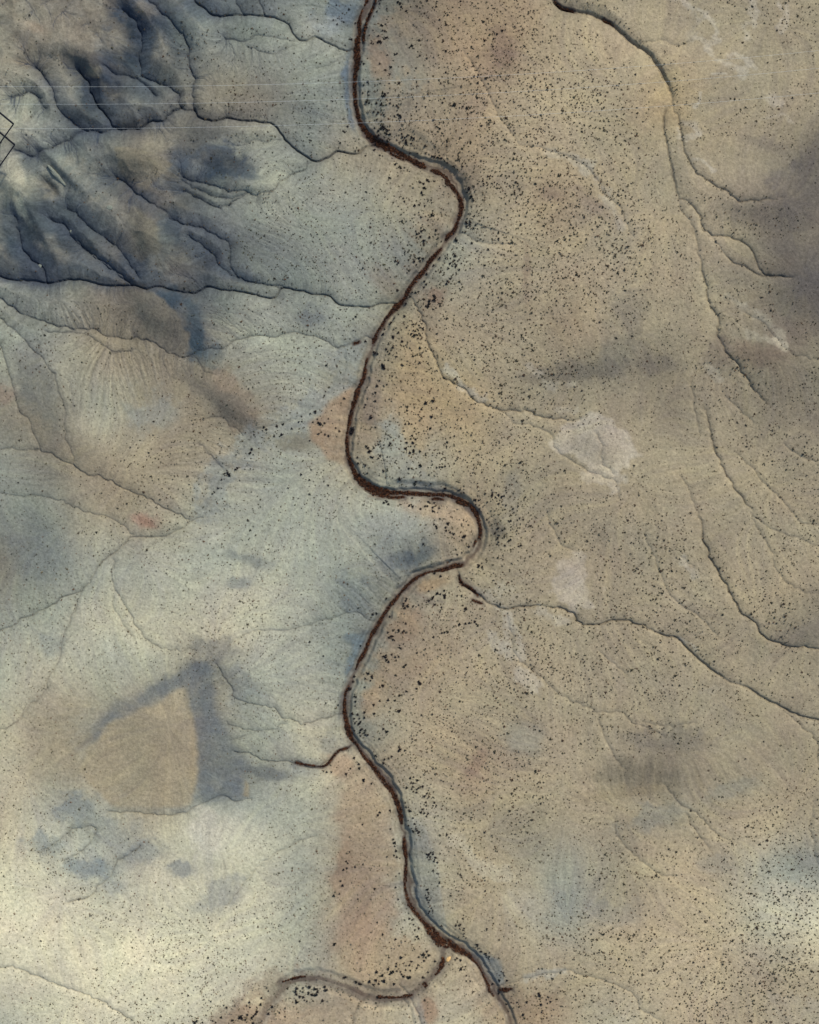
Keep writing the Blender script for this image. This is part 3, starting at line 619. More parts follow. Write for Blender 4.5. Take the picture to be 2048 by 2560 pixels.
# gullies
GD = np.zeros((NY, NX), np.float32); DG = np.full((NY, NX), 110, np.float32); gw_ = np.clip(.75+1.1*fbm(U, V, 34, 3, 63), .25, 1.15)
for gi, l in enumerate(lines(GUL)):
    f = l.split(); 
    if len(f) < 8: continue
    hw, dp, dk = float(f[1]), float(f[2]), float(f[3])
    q = dense(P(f[0], ' '.join(f[4:])), 4, 5.5 if hw < 5.5 else 3, gi+3)
    wvar = 1+.45*fbm(U[0], U[0]*0+gi*50., 40, 2, 61+gi)[None, :]; hw = hw*wvar
    R = 110 if f[0] in 'ACE' else max(40, float(f[1])*7); D, _, Tq = field(q, R); tp = .3+.7*sm(np.minimum(Tq, 1-Tq)*7) if f[0] in 'BDFH' else np.float32(1)
    DG = np.minimum(DG, np.minimum(D, 110)*(1 if f[0] in 'ACE' else 9)); hw = hw*.82
    if f[0] in 'BDFH': dk *= .6; dp *= .5 if dp < 1.5 else (.5 if f[0] in 'BD' and dp < 2 else .75)
    dp = dp*tp; dk = dk*tp
    if float(f[2]) < 1.6: dp = dp*.7; dk = dk*.85
    cw = .6 if f[0] in 'ACEG' else 1
    Z -= .8*dp*(1-sm(D/(hw*.8*cw+.8))) + .55*dp*np.exp(-(D/(hw*3.0))**2)
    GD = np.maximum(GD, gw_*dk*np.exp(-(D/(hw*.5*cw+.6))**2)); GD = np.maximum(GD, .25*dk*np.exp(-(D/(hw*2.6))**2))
Z += (.5+5.2*hm)*(1-np.exp(-DG/42))
# rills: run water over the surface
n8 = fbm(U, V, 14, 3, 71)
Zf = blur(Z, 2)+.05*n8+.035*rng.random((NY, NX)).astype(np.float32)
flat = Zf.ravel(); idx = np.arange(NX*NY).reshape(NY, NX)
best = np.zeros((NY, NX), np.float32); rec = idx.copy()
for dj, di in ((-1,-1),(-1,0),(-1,1),(0,-1),(0,1),(1,-1),(1,0),(1,1)):
    nb = np.full((NY, NX), 1e9, np.float32); ni = idx.copy()
    j0, j1 = max(0, -dj), NY-max(0, dj); i0, i1 = max(0, -di), NX-max(0, di)
    nb[j0:j1, i0:i1] = Zf[j0+dj:j1+dj, i0+di:i1+di]; ni[j0:j1, i0:i1] = idx[j0+dj:j1+dj, i0+di:i1+di]
    s = (Zf-nb)/math.hypot(dj, di); m = s > best
    best = np.where(m, s, best); rec = np.where(m, ni, rec)
order = np.argsort(-flat, kind='stable').tolist(); recl = rec.ravel().tolist(); acc = [1.0]*(NX*NY)
for i in order:
    r = recl[i]
    if r != i: acc[r] += acc[i]
acc = np.array(acc, np.float32).reshape(NY, NX); del order, recl
rl = np.clip((np.log2(acc)-3.6)/6.0, 0, 1)
rmask = .16+.84*np.clip(sm((760-U)/300)*sm((1050-V)/350)+.5*sm((1000-U)/200)*sm((1100-V)/200)*0.6+hump(590,1690,80,60,30,.7)+hump(900,1480,90,80,0,.7)+hump(1580,2020,240,160,20,.25)+hump(210,2100,120,90,0,.6)+hump(560,1150,140,60,20,.5), 0, 1)
rl3 = np.maximum(rl, blur(rl, 1)*(.6+.9*rl))
Z -= rmask*(.5*rl3)
RD = rmask*rl3*.8
# fine parallel rills: grooves drawn out along the fall line
def lic(ns, steps, bl):
    gy_, gx_ = np.gradient(blur(Z, bl)); gm_ = np.hypot(gx_, gy_)+1e-6; gx_ = (gx_/gm_).astype(np.float32); gy_ = (gy_/gm_).astype(np.float32)
    acc_ = ns.copy(); jj, i0_ = np.mgrid[0:NY, 0:NX].astype(np.float32)
    for sg in (1, -1):
        x = i0_.copy(); y = jj.copy()
        for _ in range(steps):
            xi = np.clip(x, 0, NX-1).astype(np.int32); yi = np.clip(y, 0, NY-1).astype(np.int32)
            x += sg*gx_[yi, xi]; y += sg*gy_[yi, xi]
            acc_ += ns[np.clip(y, 0, NY-1).astype(np.int32), np.clip(x, 0, NX-1).astype(np.int32)]
    acc_ -= acc_.mean(); return acc_/acc_.std(), gm_
L1, sl1 = lic(rng.normal(size=(NY, NX)).astype(np.float32), 13, 3)
L2, _ = lic(box(rng.normal(size=(NY, NX)).astype(np.float32), 1), 30, 6)
slope = sm((blur(sl1, 2)-.012)/.06)
LI = np.clip(.6*L1+.7*L2, -2.5, 2.5)
lmask = np.clip(slope*(.25+1.0*np.clip(rmask*1.15-.1, 0, 1)), 0, 1)
capm = np.ones((NY, NX), np.float32)
for hu, hv, hr in ((345, 395, 70), (390, 590, 60), (420, 770, 75), (420, 1840, 150)):
    cp_ = 1-.85*np.exp(-(((U-hu)**2+(V-hv)**2)/hr**2)**1.5); lmask = lmask*cp_; capm *= cp_
Z += .11*lmask*LI*(.5+np.clip(fbm(U, V, 60, 3, 91)+.3, 0, 1))
Z += .12*fbm(U, V, 9, 3, 81)
def zat(u, v):
    x = min(max((u+M0)/ST, 0), NX-1.001); y = min(max((v+M0)/ST, 0), NY-1.001); i, j = int(x), int(y); a, b = x-i, y-j
    return float((Z[j, i]*(1-a)+Z[j, i+1]*a)*(1-b)+(Z[j+1, i]*(1-a)+Z[j+1, i+1]*a)*b)
def world(u, v, h=0.):                      # real plan position of something seen at photo px (u, v), h metres above river level
    k = (1-h/CAM_H)*S
    return (u-1024)*k, (1280-v)*k

# ------------------------------------------------------------------ soil colour and painted slope shadow
rows = [r.split() for r in CMAP.strip().splitlines()]; gm = np.array([[PAL[c] for c in r] for r in rows], np.float32); gm[16:, :6] *= 1.09; gm[17:, 13:] *= 1.05; gm[11:14, 2:7] *= 1.04; gm = lin(gm).astype(np.float32)
wu = U+34*fbm(U, V, 130, 4, 101); wv_ = V+34*fbm(U, V, 130, 4, 102)
gx = np.clip(wu/128, 0, gm.shape[1]-1.001); gy = np.clip(wv_/128, 0, gm.shape[0]-1.001)
i = gx.astype(int); j = gy.astype(int); fx = (gx-i)[..., None]; fy = (gy-j)[..., None]
COL = (gm[j, i]*(1-fx)+gm[j, i+1]*fx)*(1-fy)+(gm[j+1, i]*(1-fx)+gm[j+1, i+1]*fx)*fy
COL = blur(COL.astype(np.float32), 18)
mo = fbm(U, V, 90, 5, 111, .6)
n1 = fbm(U, V, 45, 5, 121, .62); n2 = fbm(U, V, 26, 4, 122, .6)
def over(sl, a, c):
    c = np.asarray(c, float); y_ = c.mean(); c = y_+(c-y_)*(.70 if c[0] > c[2] else .80)
    COL[sl] = COL[sl]*(1-a[..., None])+lin(c).astype(np.float32)*a[..., None]
full = (slice(None), slice(None))
for l in lines(BLOBS):  # stains, plus hillside, bank and rock-fin shadow painted into the colour
    u, v, ru, rv, an, r, g, b, al = [float(x) for x in l.split()]
    R = max(ru, rv)*2.2+30
    i0 = max(0, int((u-R+M0)//ST)); i1 = min(NX, int((u+R+M0)//ST)); j0 = max(0, int((v-R+M0)//ST)); j1 = min(NY, int((v+R+M0)//ST))
    sl_ = (slice(j0, j1), slice(i0, i1)); a = math.radians(an)
    m = min(ru, rv)
    du = U[sl_]-u+m*.8*n1[sl_]; dv = V[sl_]-v+m*.8*n2[sl_]
    x = (du*math.cos(a)+dv*math.sin(a))/ru; y = (-du*math.sin(a)+dv*math.cos(a))/rv
    q = np.exp(-(x*x+y*y)*.9+.85*n1[sl_]+.5*n2[sl_]+.10*(LI[sl_]*(lmask[sl_]+.3)))
    fr_ = .75 if (b >= r and u < 1100 and v > 1250) else ((.38 if b >= r-8 else .8) if u > 1100 else 1)
    if max(r, g, b) < 92 and u < 700: r, g, b = r*1.06+3, g*1.08+4, b*1.05+5
    over(sl_, np.clip(al*fr_*sm(q*1.3), 0, 1), (r*FS, g*FS, b*FS))
for l in lines(STREAK):
    f = l.split(); hw = float(f[1]); c = [float(x)*FS for x in f[2:5]]; al = float(f[5])
    if f[0] == 'R':
        n = [float(x) for x in f[6:]]; pts = [(n[k], n[k+1]) for k in range(0, len(n), 2)]
    else: pts = P(f[0], ' '.join(f[6:]))
    q = dense(pts, 6, 5 if f[0] != 'R' else 1, int(hw)); x0, x1, y0, y1 = q[:, 0].min(), q[:, 0].max(), q[:, 1].min(), q[:, 1].max()
    D, _, _ = field(q, hw*3+14); W_ = win(q, hw*3+14); D = D[W_]
    m = sm(1.25-D/(hw*1.3)+(1.5*n2[W_]+.5*n1[W_])*min(1, hw/5)); m[D >= hw*3+13] = 0
    over(W_, al*m*.85, c)
for k, l in enumerate(lines(PATCH)):
    f = l.split(); so_, wp = float(f[1]), float(f[2]); c = [float(x)*FS for x in f[3:6]]; al = float(f[6])
    sl_, m = poly_mask(P(f[0], ' '.join(f[7:])), so_, wp*1.6, 130+k)
    over(sl_, np.clip(m*al*(.92+.35*n2[sl_]+.2*n1[sl_]), 0, 1), c)
# strata and silt lines running along the banks
tn = fbm(U, V, 70, 3, 161); tb = np.sin((Dr+7*tn+2*n2)*.62)*np.exp(-((Dr-24)/16)**2)*np.clip(.4+1.5*tn, 0, 1)
COL *= (1+.10*tb)[..., None]
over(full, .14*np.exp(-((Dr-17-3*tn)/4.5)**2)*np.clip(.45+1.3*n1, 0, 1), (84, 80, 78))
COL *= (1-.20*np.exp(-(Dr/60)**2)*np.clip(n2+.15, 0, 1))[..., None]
# river bed sand, gully floors and rills coloured darker
over(full, .4*(1-sm((Dr-10)/6)), (146, 134, 112))
over(full, .78*np.exp(-((Dr-1.0)/np.clip(3.6+7*fbm(U, V, 24, 2, 171), 1.8, 9))**2), (90, 72, 60))
for l in lines(THK):
    h_, t_ = l.split('|'); ou, ov, s_ = [float(x) for x in h_.split()]; nb_ = [float(x) for x in t_.split()]
    q = dense([(ou+nb_[k]/s_, ov+nb_[k+1]/s_, nb_[k+2]/s_) for k in range(0, len(nb_), 3)], 6, 0)
    D, _, Tw = field(q, 34)
    W_ = win(q, 34); D = D[W_]; Tw = Tw[W_]
    over(W_, np.where(D < 33, .80*(1-sm((D-Tw*.9-.5+3*n2[W_])/3.5)), 0), (84, 66, 56))
    over(W_, np.where(D < 33, .55*np.exp(-((D-Tw-3)/7)**2)*np.clip(.5+1.4*n2[W_], 0, 1), 0), (84, 78, 76))

over(full, .35*(1-sm((Do-12)/12)), (150, 142, 120))
over(full, np.where(V < 2650, .72*np.exp(-((Do-2)/(4.5+2*n2))**2)*(.7+.6*np.clip(n1+.3, 0, 1)), 0), (96, 80, 68))
over(full, .35*np.exp(-((Do-16)/7)**2)*np.clip(.5+1.5*n2, 0, 1), (112, 100, 84))
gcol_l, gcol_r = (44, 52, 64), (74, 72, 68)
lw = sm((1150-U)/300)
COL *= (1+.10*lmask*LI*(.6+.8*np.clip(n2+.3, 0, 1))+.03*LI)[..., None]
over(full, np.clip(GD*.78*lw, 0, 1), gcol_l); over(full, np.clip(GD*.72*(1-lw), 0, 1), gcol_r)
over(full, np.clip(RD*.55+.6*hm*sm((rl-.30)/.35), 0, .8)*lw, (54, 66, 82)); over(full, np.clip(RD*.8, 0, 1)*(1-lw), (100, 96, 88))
# hills darker blue near gullies, paler between them; then mottling
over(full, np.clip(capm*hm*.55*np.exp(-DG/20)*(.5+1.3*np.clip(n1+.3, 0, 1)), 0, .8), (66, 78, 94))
over(full, np.clip(capm*hm*.34*sm((DG-22)/30)*(.4+1.5*np.clip(n2+.2, 0, 1)), 0, .6), (158, 154, 134))
L3 = blur(box(rng.normal(size=(NY, NX)).astype(np.float32), 3), 0); L3, _ = lic(L3, 45, 9); L3 = np.clip(L3, -2.5, 2.5)
COL *= (1+.045*L3)[..., None]; COL[..., 2] *= 1-.02*L3
COL *= (1+.10*mo+.10*n1+.06*fbm(U, V, 12, 3, 141))[..., None]
COL[..., 2] *= 1-.05*mo; COL[..., 0] *= 1+.04*fbm(U, V, 70, 3, 151)
ALB = np.clip(COL*KALB, .01, .8)

# ------------------------------------------------------------------ ground sheet, out to the horizon
g = np.array([20., 60, 160, 400, 1000, 3000, 9000, 30000])
xs = np.concatenate([(us[0]-g[::-1]*4), us, us[-1]+g*4]); ys = np.concatenate([(vs[0]-g[::-1]*4), vs, vs[-1]+g*4])
n = len(g)
ZP = np.pad(Z, n, mode='edge').astype(np.float32)
CP = np.pad(ALB, ((n, n), (n, n), (0, 0)), mode='edge')
mean = ALB[::20, ::20].reshape(-1, 3).mean(0)
XX, YY = np.meshgrid(xs, ys)
out = np.maximum(np.maximum(us[0]-XX, XX-us[-1]), np.maximum(vs[0]-YY, YY-vs[-1]))
k = sm(out/600)[..., None]; CP = CP*(1-k)+mean*k; ZP = ZP*(1-k[..., 0])+5*k[..., 0]
ny, nx = ZP.shape
co = np.stack([(XX-1024)*S, (1280-YY)*S, ZP], -1).reshape(-1, 3).astype(np.float32)
ii = np.arange(nx*ny, dtype=np.int32).reshape(ny, nx)
quads = np.stack([ii[:-1, :-1], ii[1:, :-1], ii[1:, 1:], ii[:-1, 1:]], -1).reshape(-1, 4)
def np_mesh(name, co, faces, cols=None, smooth=True, nside=4):
    me = bpy.data.meshes.new(name); nf = len(faces)
    me.vertices.add(len(co)); me.vertices.foreach_set('co', np.ascontiguousarray(co, np.float32).ravel())
    me.loops.add(nf*nside); me.loops.foreach_set('vertex_index', np.ascontiguousarray(faces, np.int32).ravel())
    me.polygons.add(nf); me.polygons.foreach_set('loop_start', np.arange(0, nf*nside, nside, dtype=np.int32))
    me.polygons.foreach_set('use_smooth', np.full(nf, smooth, bool))
    if cols is not None:
        a = me.color_attributes.new('soil' if nside == 4 and smooth else 'leaf', 'FLOAT_COLOR', 'POINT')
        rgba = np.ones((len(co), 4), np.float32); rgba[:, :3] = cols; a.data.foreach_set('color', rgba.ravel())
    me.update(calc_edges=True); return me
def mat(name, col=None, rough=.9, metal=0, attr=None, nscale=1., namt=.2, bump=0, bscale=1., cvar=None):
    m = bpy.data.materials.new(name); m.use_nodes = True; t = m.node_tree; b = t.nodes['Principled BSDF']
    b.inputs['Roughness'].default_value = rough; b.inputs['Metallic'].default_value = metal
    b.inputs['Specular IOR Level'].default_value = .05
    if attr: src = t.nodes.new('ShaderNodeAttribute'); src.attribute_name = attr; c_out = src.outputs['Color']
    else: src = t.nodes.new('ShaderNodeRGB'); src.outputs[0].default_value = (*col, 1); c_out = src.outputs[0]
    tc = t.nodes.new('ShaderNodeTexCoord'); no = t.nodes.new('ShaderNodeTexNoise'); no.inputs['Scale'].default_value = nscale
    no.inputs['Detail'].default_value = 6; no.inputs['Roughness'].default_value = .65
    t.links.new(tc.outputs['Object'], no.inputs['Vector'])
    mr = t.nodes.new('ShaderNodeMapRange'); mr.inputs[1].default_value = .3; mr.inputs[2].default_value = .7
    mr.inputs[3].default_value = 1-namt; mr.inputs[4].default_value = 1+namt
    t.links.new(no.outputs[0], mr.inputs[0])
    vm = t.nodes.new('ShaderNodeVectorMath'); vm.operation = 'SCALE'
    t.links.new(c_out, vm.inputs[0]); t.links.new(mr.outputs[0], vm.inputs[3]); last = vm.outputs[0]
    if cvar:                                              # gravel specks
        vo = t.nodes.new('ShaderNodeTexVoronoi'); vo.inputs['Scale'].default_value = cvar; t.links.new(tc.outputs['Object'], vo.inputs['Vector'])
        m2 = t.nodes.new('ShaderNodeMapRange'); m2.inputs[1].default_value = .0; m2.inputs[2].default_value = .35; m2.inputs[3].default_value = .72; m2.inputs[4].default_value = 1.0
        t.links.new(vo.outputs['Distance'], m2.inputs[0])
        v2 = t.nodes.new('ShaderNodeVectorMath'); v2.operation = 'SCALE'; t.links.new(last, v2.inputs[0]); t.links.new(m2.outputs[0], v2.inputs[3]); last = v2.outputs[0]
    t.links.new(last, b.inputs['Base Color'])
    if bump:
        bn = t.nodes.new('ShaderNodeTexNoise'); bn.inputs['Scale'].default_value = bscale; bn.inputs['Detail'].default_value = 5
        t.links.new(tc.outputs['Object'], bn.inputs['Vector'])
        bp = t.nodes.new('ShaderNodeBump'); bp.inputs['Strength'].default_value = 1; bp.inputs['Distance'].default_value = bump
        t.links.new(bn.outputs[0], bp.inputs['Height']); t.links.new(bp.outputs[0], b.inputs['Normal'])
    return m
soil_m = mat('soil', rough=1, attr='soil', nscale=.55, namt=.24, bump=.3, bscale=.8, cvar=1.0)
me = np_mesh('desert_ground', co, quads, CP.reshape(-1, 3)); me.materials.append(soil_m)
ground = bpy.data.objects.new('desert_ground', me); sc.collection.objects.link(ground); tag(ground, kind='structure')
del co, quads, XX, YY, CP, ZP

# ------------------------------------------------------------------ plants
leaf_m = mat('leaf', rough=.95, attr='leaf', nscale=2.5, namt=.25)
bark_m = mat('bark', (.10, .07, .05), nscale=6)
def tuft(n, r, h, seed, leaf=.3, flat=.8):
    """n leaf-clump quads spread through a low dome of radius r, height h"""
    g_ = np.random.default_rng(seed)
    c = g_.normal(size=(n, 3)); c /= np.linalg.norm(c, axis=1)[:, None]; c *= (g_.random((n, 1))**.45)
    lob = 1+.28*np.sin(3*np.arctan2(c[:, 1], c[:, 0])+seed)+.2*np.sin(5*np.arctan2(c[:, 1], c[:, 0])+2.*seed)
    c[:, :2] *= (r*lob)[:, None]; c[:, 2] = np.abs(c[:, 2])*h*.85+.1*h
    a = g_.normal(size=(n, 3)); a /= np.linalg.norm(a, axis=1)[:, None]; a[:, 2] *= flat
    b = np.cross(a, g_.normal(size=(n, 3))); b /= np.linalg.norm(b, axis=1)[:, None]
    s = leaf*r*(.6+.8*g_.random((n, 1)))
    v = np.stack([c-a*s, c-b*s*.7, c+a*s, c+b*s*.7], 1)
    shade = (.7+.6*g_.random((n, 1, 1)))*np.ones((n, 4, 1))
    return v.reshape(-1, 3), np.repeat(shade.reshape(-1, 1), 3, 1)
SH = [tuft(24, 1, .75, 200+i, .46) for i in range(10)]
DENS = """221112225875544555
210134226987653355
121234259777634555
011113346788633433
001213456777733311
001112456787753111
212112335788854222
222123338766543244
222222337665444455
422332338763454566
333433333665565555
233334333664665555
444566446664665655
443235556666665555
431013447664543455
321002356675544555
332101254665445655
555443465655666655
467666546566677877
346677656456778888
345666666566778888"""
dg = np.array([[int(c) for c in (r+r[-1]*18)[:18]] for r in DENS.splitlines()], float)
dg = np.where((dg > 0) & (dg < 5), dg+.8, dg)
def dens(u, v):
    x = np.clip(u/128, 0, 16.99); y = np.clip(v/128, 0, dg.shape[0]-1.001); i = x.astype(int); j = y.astype(int); a = x-i; b = y-j
    return (dg[j, i]*(1-a)+dg[j, i+1]*a)*(1-b)+(dg[j+1, i]*(1-a)+dg[j+1, i+1]*a)*b
N = 115000
cu = rng.uniform(-250, 2298, N); cv = rng.uniform(-250, 2810, N)
cl = fbm(cu, cv, 46, 3, 301); cl2 = fbm(cu, cv, 150, 2, 305)
gi_ = np.clip(((cu+M0)/ST).astype(int), 0, NX-1); gj_ = np.clip(((cv+M0)/ST).astype(int), 0, NY-1)
alb_l = ALB[gj_, gi_].mean(1)
pr = (dens(cu, cv)/9)**1.1*(1+.5*cl+.2*cl2)
nearr = (Dr[gj_, gi_] < 20)
pr[nearr] *= .05
for (pu, pv, ru, rv) in [(1500,1120,120,55),(1500,1180,50,60),(1430,1450,60,60),(420,1850,95,120),(345,395,45,35),(430,830,60,60),(742,1103,48,22),(1309,1850,40,30),(520,2060,120,80),(1080,1455,45,16),(390,590,30,60)]:
    pr[((cu-pu)/ru)**2+((cv-pv)/rv)**2 < 1] *= .06
sel = rng.random(N) < pr*.9
cu, cv = cu[sel], cv[sel]; gi_, gj_ = gi_[sel], gj_[sel]
n_ = len(cu); 
rad = .27+.26*rng.random(n_)**1.4
rad *= np.where(dens(cu, cv) > 5.5, 1.12, .95)
big = rng.random(n_) < .04; rad[big] *= 1.7
# small dry tussocks between the shrubs
Nt = 170000
tu = rng.uniform(-200, 2248, Nt); tv = rng.uniform(-200, 2760, Nt)
ts = rng.random(Nt) < (dens(tu, tv)/9)**1.1*(.35+.9*np.clip(fbm(tu, tv, 60, 3, 311)+.3, 0, 1))
tu, tv = tu[ts], tv[ts]; tr = .15+.14*rng.random(len(tu))
pal_sh = lin(np.array([(70,70,56),(62,62,52),(80,74,60),(82,66,54),(58,62,56),(66,68,66)]))*.62
def scatter_mesh(name, pu, pv, pr_, protos, cols):
    vv = []; cc = []; kk = rng.integers(0, len(protos), len(pu)); ang = rng.uniform(0, 6.283, len(pu))
    zz = np.array([zat(a, b) for a, b in zip(pu, pv)])
    for t in range(len(protos)):
        m = kk == t
        if not m.any(): continue
        pv_, ps = protos[t]; ca, sa = np.cos(ang[m]), np.sin(ang[m]); r = pr_[m]
        x = (pv_[None, :, 0]*ca[:, None]-pv_[None, :, 1]*sa[:, None])*r[:, None]; y = (pv_[None, :, 0]*sa[:, None]+pv_[None, :, 1]*ca[:, None])*r[:, None]
        z = pv_[None, :, 2]*r[:, None]
        kx = 1-zz[m]/CAM_H
        X = ((pu[m]-1024)*kx*S)[:, None]+x; Y = ((1280-pv[m])*kx*S)[:, None]+y; Zz = zz[m][:, None]+z-.03
        vv.append(np.stack([X, Y, Zz], -1).reshape(-1, 3)); cc.append((cols[m][:, None, :]*ps[None]).reshape(-1, 3))
    v = np.concatenate(vv); c = np.concatenate(cc)
    me = np_mesh(name, v, np.arange(len(v), dtype=np.int32).reshape(-1, 4), c, smooth=False); me.materials.append(leaf_m)
    o = bpy.data.objects.new(name, me); sc.collection.objects.link(o); return o
pale = sm((1500-cu)/700)*sm((cv-1150)/400)
shc = pal_sh[rng.integers(0, len(pal_sh), n_)]*(.75+.5*rng.random((n_, 1)))*(1.55+.75*pale)[:, None]*np.array([1.06, 1, .9])
rad *= 1-.16*pale
inview = (cu > 4) & (cu < 2044) & (cv > 4) & (cv < 2556)
sizes = np.where(inview, rad, 0); top = np.argsort(-sizes)[:300]; keep = np.ones(n_, bool); keep[top] = False
o = scatter_mesh('desert_scrub', cu[keep], cv[keep], rad[keep], SH, shc[keep])
tag(o, 'thousands of small grey-brown shrubs dotted over the desert plain', 'scrub', kind='stuff')
TF = [tuft(7, 1, .7, 400+i, .55) for i in range(5)]
o = scatter_mesh('dry_grass', tu, tv, tr, TF, (lin(np.array([(112,102,82),(98,92,78),(104,86,70)]))*.62)[rng.integers(0, 3, len(tu))])
tag(o, 'sparse dry grass tussocks speckling the ground between the shrubs', 'grass', kind='stuff')
print('shrubs', n_, 'tussocks', len(tu))

# thicket of rust-brown brush along the river
bu, bv, br, bc = [], [], [], []
rust = lin(np.array([(76,52,40),(62,44,36),(98,62,42),(50,40,36),(72,54,44),(116,76,50)]))*.55
for si, l in enumerate(lines(THK)):
    h, t = l.split('|'); ou, ov, s = [float(x) for x in h.split()]; nmb = [float(x) for x in t.split()]
    pts = [(ou+nmb[k]/s, ov+nmb[k+1]/s, nmb[k+2]/s) for k in range(0, len(nmb), 3)]
    q = dense(pts, 4, 0); 
    for a_, b_ in zip(q[:-1], q[1:]):
        L = math.hypot(*(b_-a_)[:2]); hw = max(.8, a_[2]); cnt = rng.poisson(L*hw*2*.34+.6)
        nx_, ny_ = -(b_-a_)[1]/max(L, .1), (b_-a_)[0]/max(L, .1)
        for _ in range(cnt):
            t_ = rng.random(); o_ = rng.uniform(-1, 1)*hw*(.9+.25*math.sin(a_[1]*.3+a_[0]*.2))
            bu.append(a_[0]+(b_-a_)[0]*t_+nx_*o_); bv.append(a_[1]+(b_-a_)[1]*t_+ny_*o_); br.append(rng.uniform(.32, .62)); bc.append(rust[rng.integers(0, 6)]*rng.uniform(.7, 1.35))
bu, bv, br, bc = map(np.array, (bu, bv, br, bc))
TH = [tuft(24, 1, 1.25, 500+i, .42) for i in range(8)]
o = scatter_mesh('riverside_thicket', bu, bv, br, TH, bc)
tag(o, 'rust-brown thicket of dry brush lining the bed of the winding river', 'thicket', kind='stuff')
print('thicket', len(bu))

ZONES = [(0,0,900,500,'in the dark blue hills of the upper left'),(0,500,900,900,'on the grey slopes left of the straight reach'),(0,900,900,1500,'on the blue-grey flats left of the long bend'),
         (0,1500,900,2000,'around the tan pyramid hill'),(0,2000,900,2561,'on the pale cream plain at the lower left'),(900,0,1600,500,'on the ochre plain between the two upper channels'),
         (1600,0,2049,700,'on the grey plain right of the upper right channel'),(900,500,1600,1000,'on the tan plain right of the first bends'),(1600,700,2049,1400,'among the thin gullies at the middle right'),
         (900,1000,1600,1500,'near the pale bare patches right of the hairpin bend'),(900,1500,1500,2050,'on the tan plain below the long diagonal wash'),(1500,1400,2049,2050,'beside the long diagonal wash at the right'),
         (900,2050,1500,2561,'on the plain right of the lower river'),(1500,2050,2049,2561,'on the densely dotted plain at the lower right')]
def zone(u, v):
    for z in ZONES:
        if z[0] <= u < z[2] and z[1] <= v < z[3]: return z[4]
    return ZONES[-1][4]
# the 300 largest shrubs stand alone
hue = ['olive', 'grey', 'brown', 'reddish', 'green-grey', 'blue-grey']
SV = []
for k in range(12):
    v_, s_ = tuft(34, 1, .8, 600+k, .36); c_ = s_*pal_sh[k % 6]
    m_ = np_mesh('desert_shrub', v_, np.arange(len(v_), dtype=np.int32).reshape(-1, 4), c_, smooth=False); m_.materials.append(leaf_m); SV.append(m_)
seen = {}
for q_, i_ in enumerate(top):
    k = q_ % 12; u, v, r = float(cu[i_]), float(cv[i_]), float(rad[i_]); z = zat(u, v)
    o = bpy.data.objects.new('desert_shrub', SV[k]); sc.collection.objects.link(o)
    x, y = world(u, v, z); o.location = (x, y, z-.03); o.scale = (r, r, r); o.rotation_euler = (0, 0, random.random()*6.28)
    zn = zone(u, v); hn = hue[k % 6]; key = (zn, hn); seen.setdefault(key, []).append((r, o))
for (zn, hn), L in seen.items():
    L.sort(key=lambda t: -t[0])
    for q_, (r, o) in enumerate(L):
        if len(L) == 1: lab = f'only large {hn} shrub {zn}'
        elif q_ == 0: lab = f'largest of the {hn} shrubs {zn}'
        else: lab = f'one of the lesser {hn} shrubs {zn}'
        tag(o, lab, 'shrub', f'{hn} shrubs {zn}')
# dark bushes with trunk and crown
dark = lin(np.array([(40,42,46),(48,44,44),(36,42,42),(54,48,46)]))*.62
CR = []
for k in range(8):
    v_, s_ = tuft(90, 1, 1.25, 700+k, .30); c_ = s_*dark[k % 4]
    m_ = np_mesh('crown', v_, np.arange(len(v_), dtype=np.int32).reshape(-1, 4), c_, smooth=False); m_.materials.append(leaf_m)
    tv_, tf_ = [], []
    for b in range(4):                                    # a short forked stem
        a = b*1.6+k; top_ = np.array([math.cos(a)*.35*(b > 0), math.sin(a)*.35*(b > 0), .9 if b else 1.0])
        n0 = len(tv_)
        for lev, rr in ((0, .10 if b == 0 else .06), (1, .03)):
            for c in range(6):
                base = np.array([0, 0, -.05 if b == 0 else .15])*(1-lev)+top_*lev
                tv_.append(base+np.array([math.cos(c*1.047)*rr, math.sin(c*1.047)*rr, 0]))
        for c in range(6): tf_.append((n0+c, n0+(c+1) % 6, n0+6+(c+1) % 6, n0+6+c))
    t_ = bpy.data.meshes.new('trunk'); t_.from_pydata([tuple(x) for x in tv_], [], tf_); t_.materials.append(bark_m)
    CR.append((m_, t_))
done = []; ALLT = []
for l in lines(TREES):
    h, words, t = l.split('|'); ou, ov, s = [float(x) for x in h.split()]; nmb = [float(x) for x in t.split()]
    for k in range(0, len(nmb), 3):
        u, v, r = ou+nmb[k]/s, ov+nmb[k+1]/s, nmb[k+2]/s*1.8*S
        if any((u-a)**2+(v-b)**2 < 4 for a, b in done): continue
        done.append((u, v)); ALLT.append((r*random.uniform(.94, 1.06), u, v, words.strip()))
ALLT.sort(reverse=True); count = {}
for q_, (R_, u, v, w_) in enumerate(ALLT[:300]):
    z = zat(u, v); x, y = world(u, v, z)
    e = bpy.data.objects.new('desert_tree', None); sc.collection.objects.link(e); e.empty_display_size = .5
    e.location = (x, y, z-.03); e.scale = (R_, R_, R_*random.uniform(.85, 1.1)); e.rotation_euler = (0, 0, random.random()*6.28)
    m_, t_ = CR[q_ % 8]
    for nm, dd in (('crown', m_), ('trunk', t_)):
        c = bpy.data.objects.new(nm, dd); sc.collection.objects.link(c); c.parent = e
    n_c = count[w_] = count.get(w_, 0)+1
    lab = ('largest dark tree ' if n_c == 1 else 'next largest dark tree ' if n_c == 2 else 'smaller dark tree ')+w_
    tag(e, lab, 'tree', f'dark trees {w_}')
rest = [(u, v, r) for r, u, v, w_ in ALLT[300:]]
qr = np.array([p for p in riv if 0 < p[1] < 2560]); side = np.random.default_rng(77)
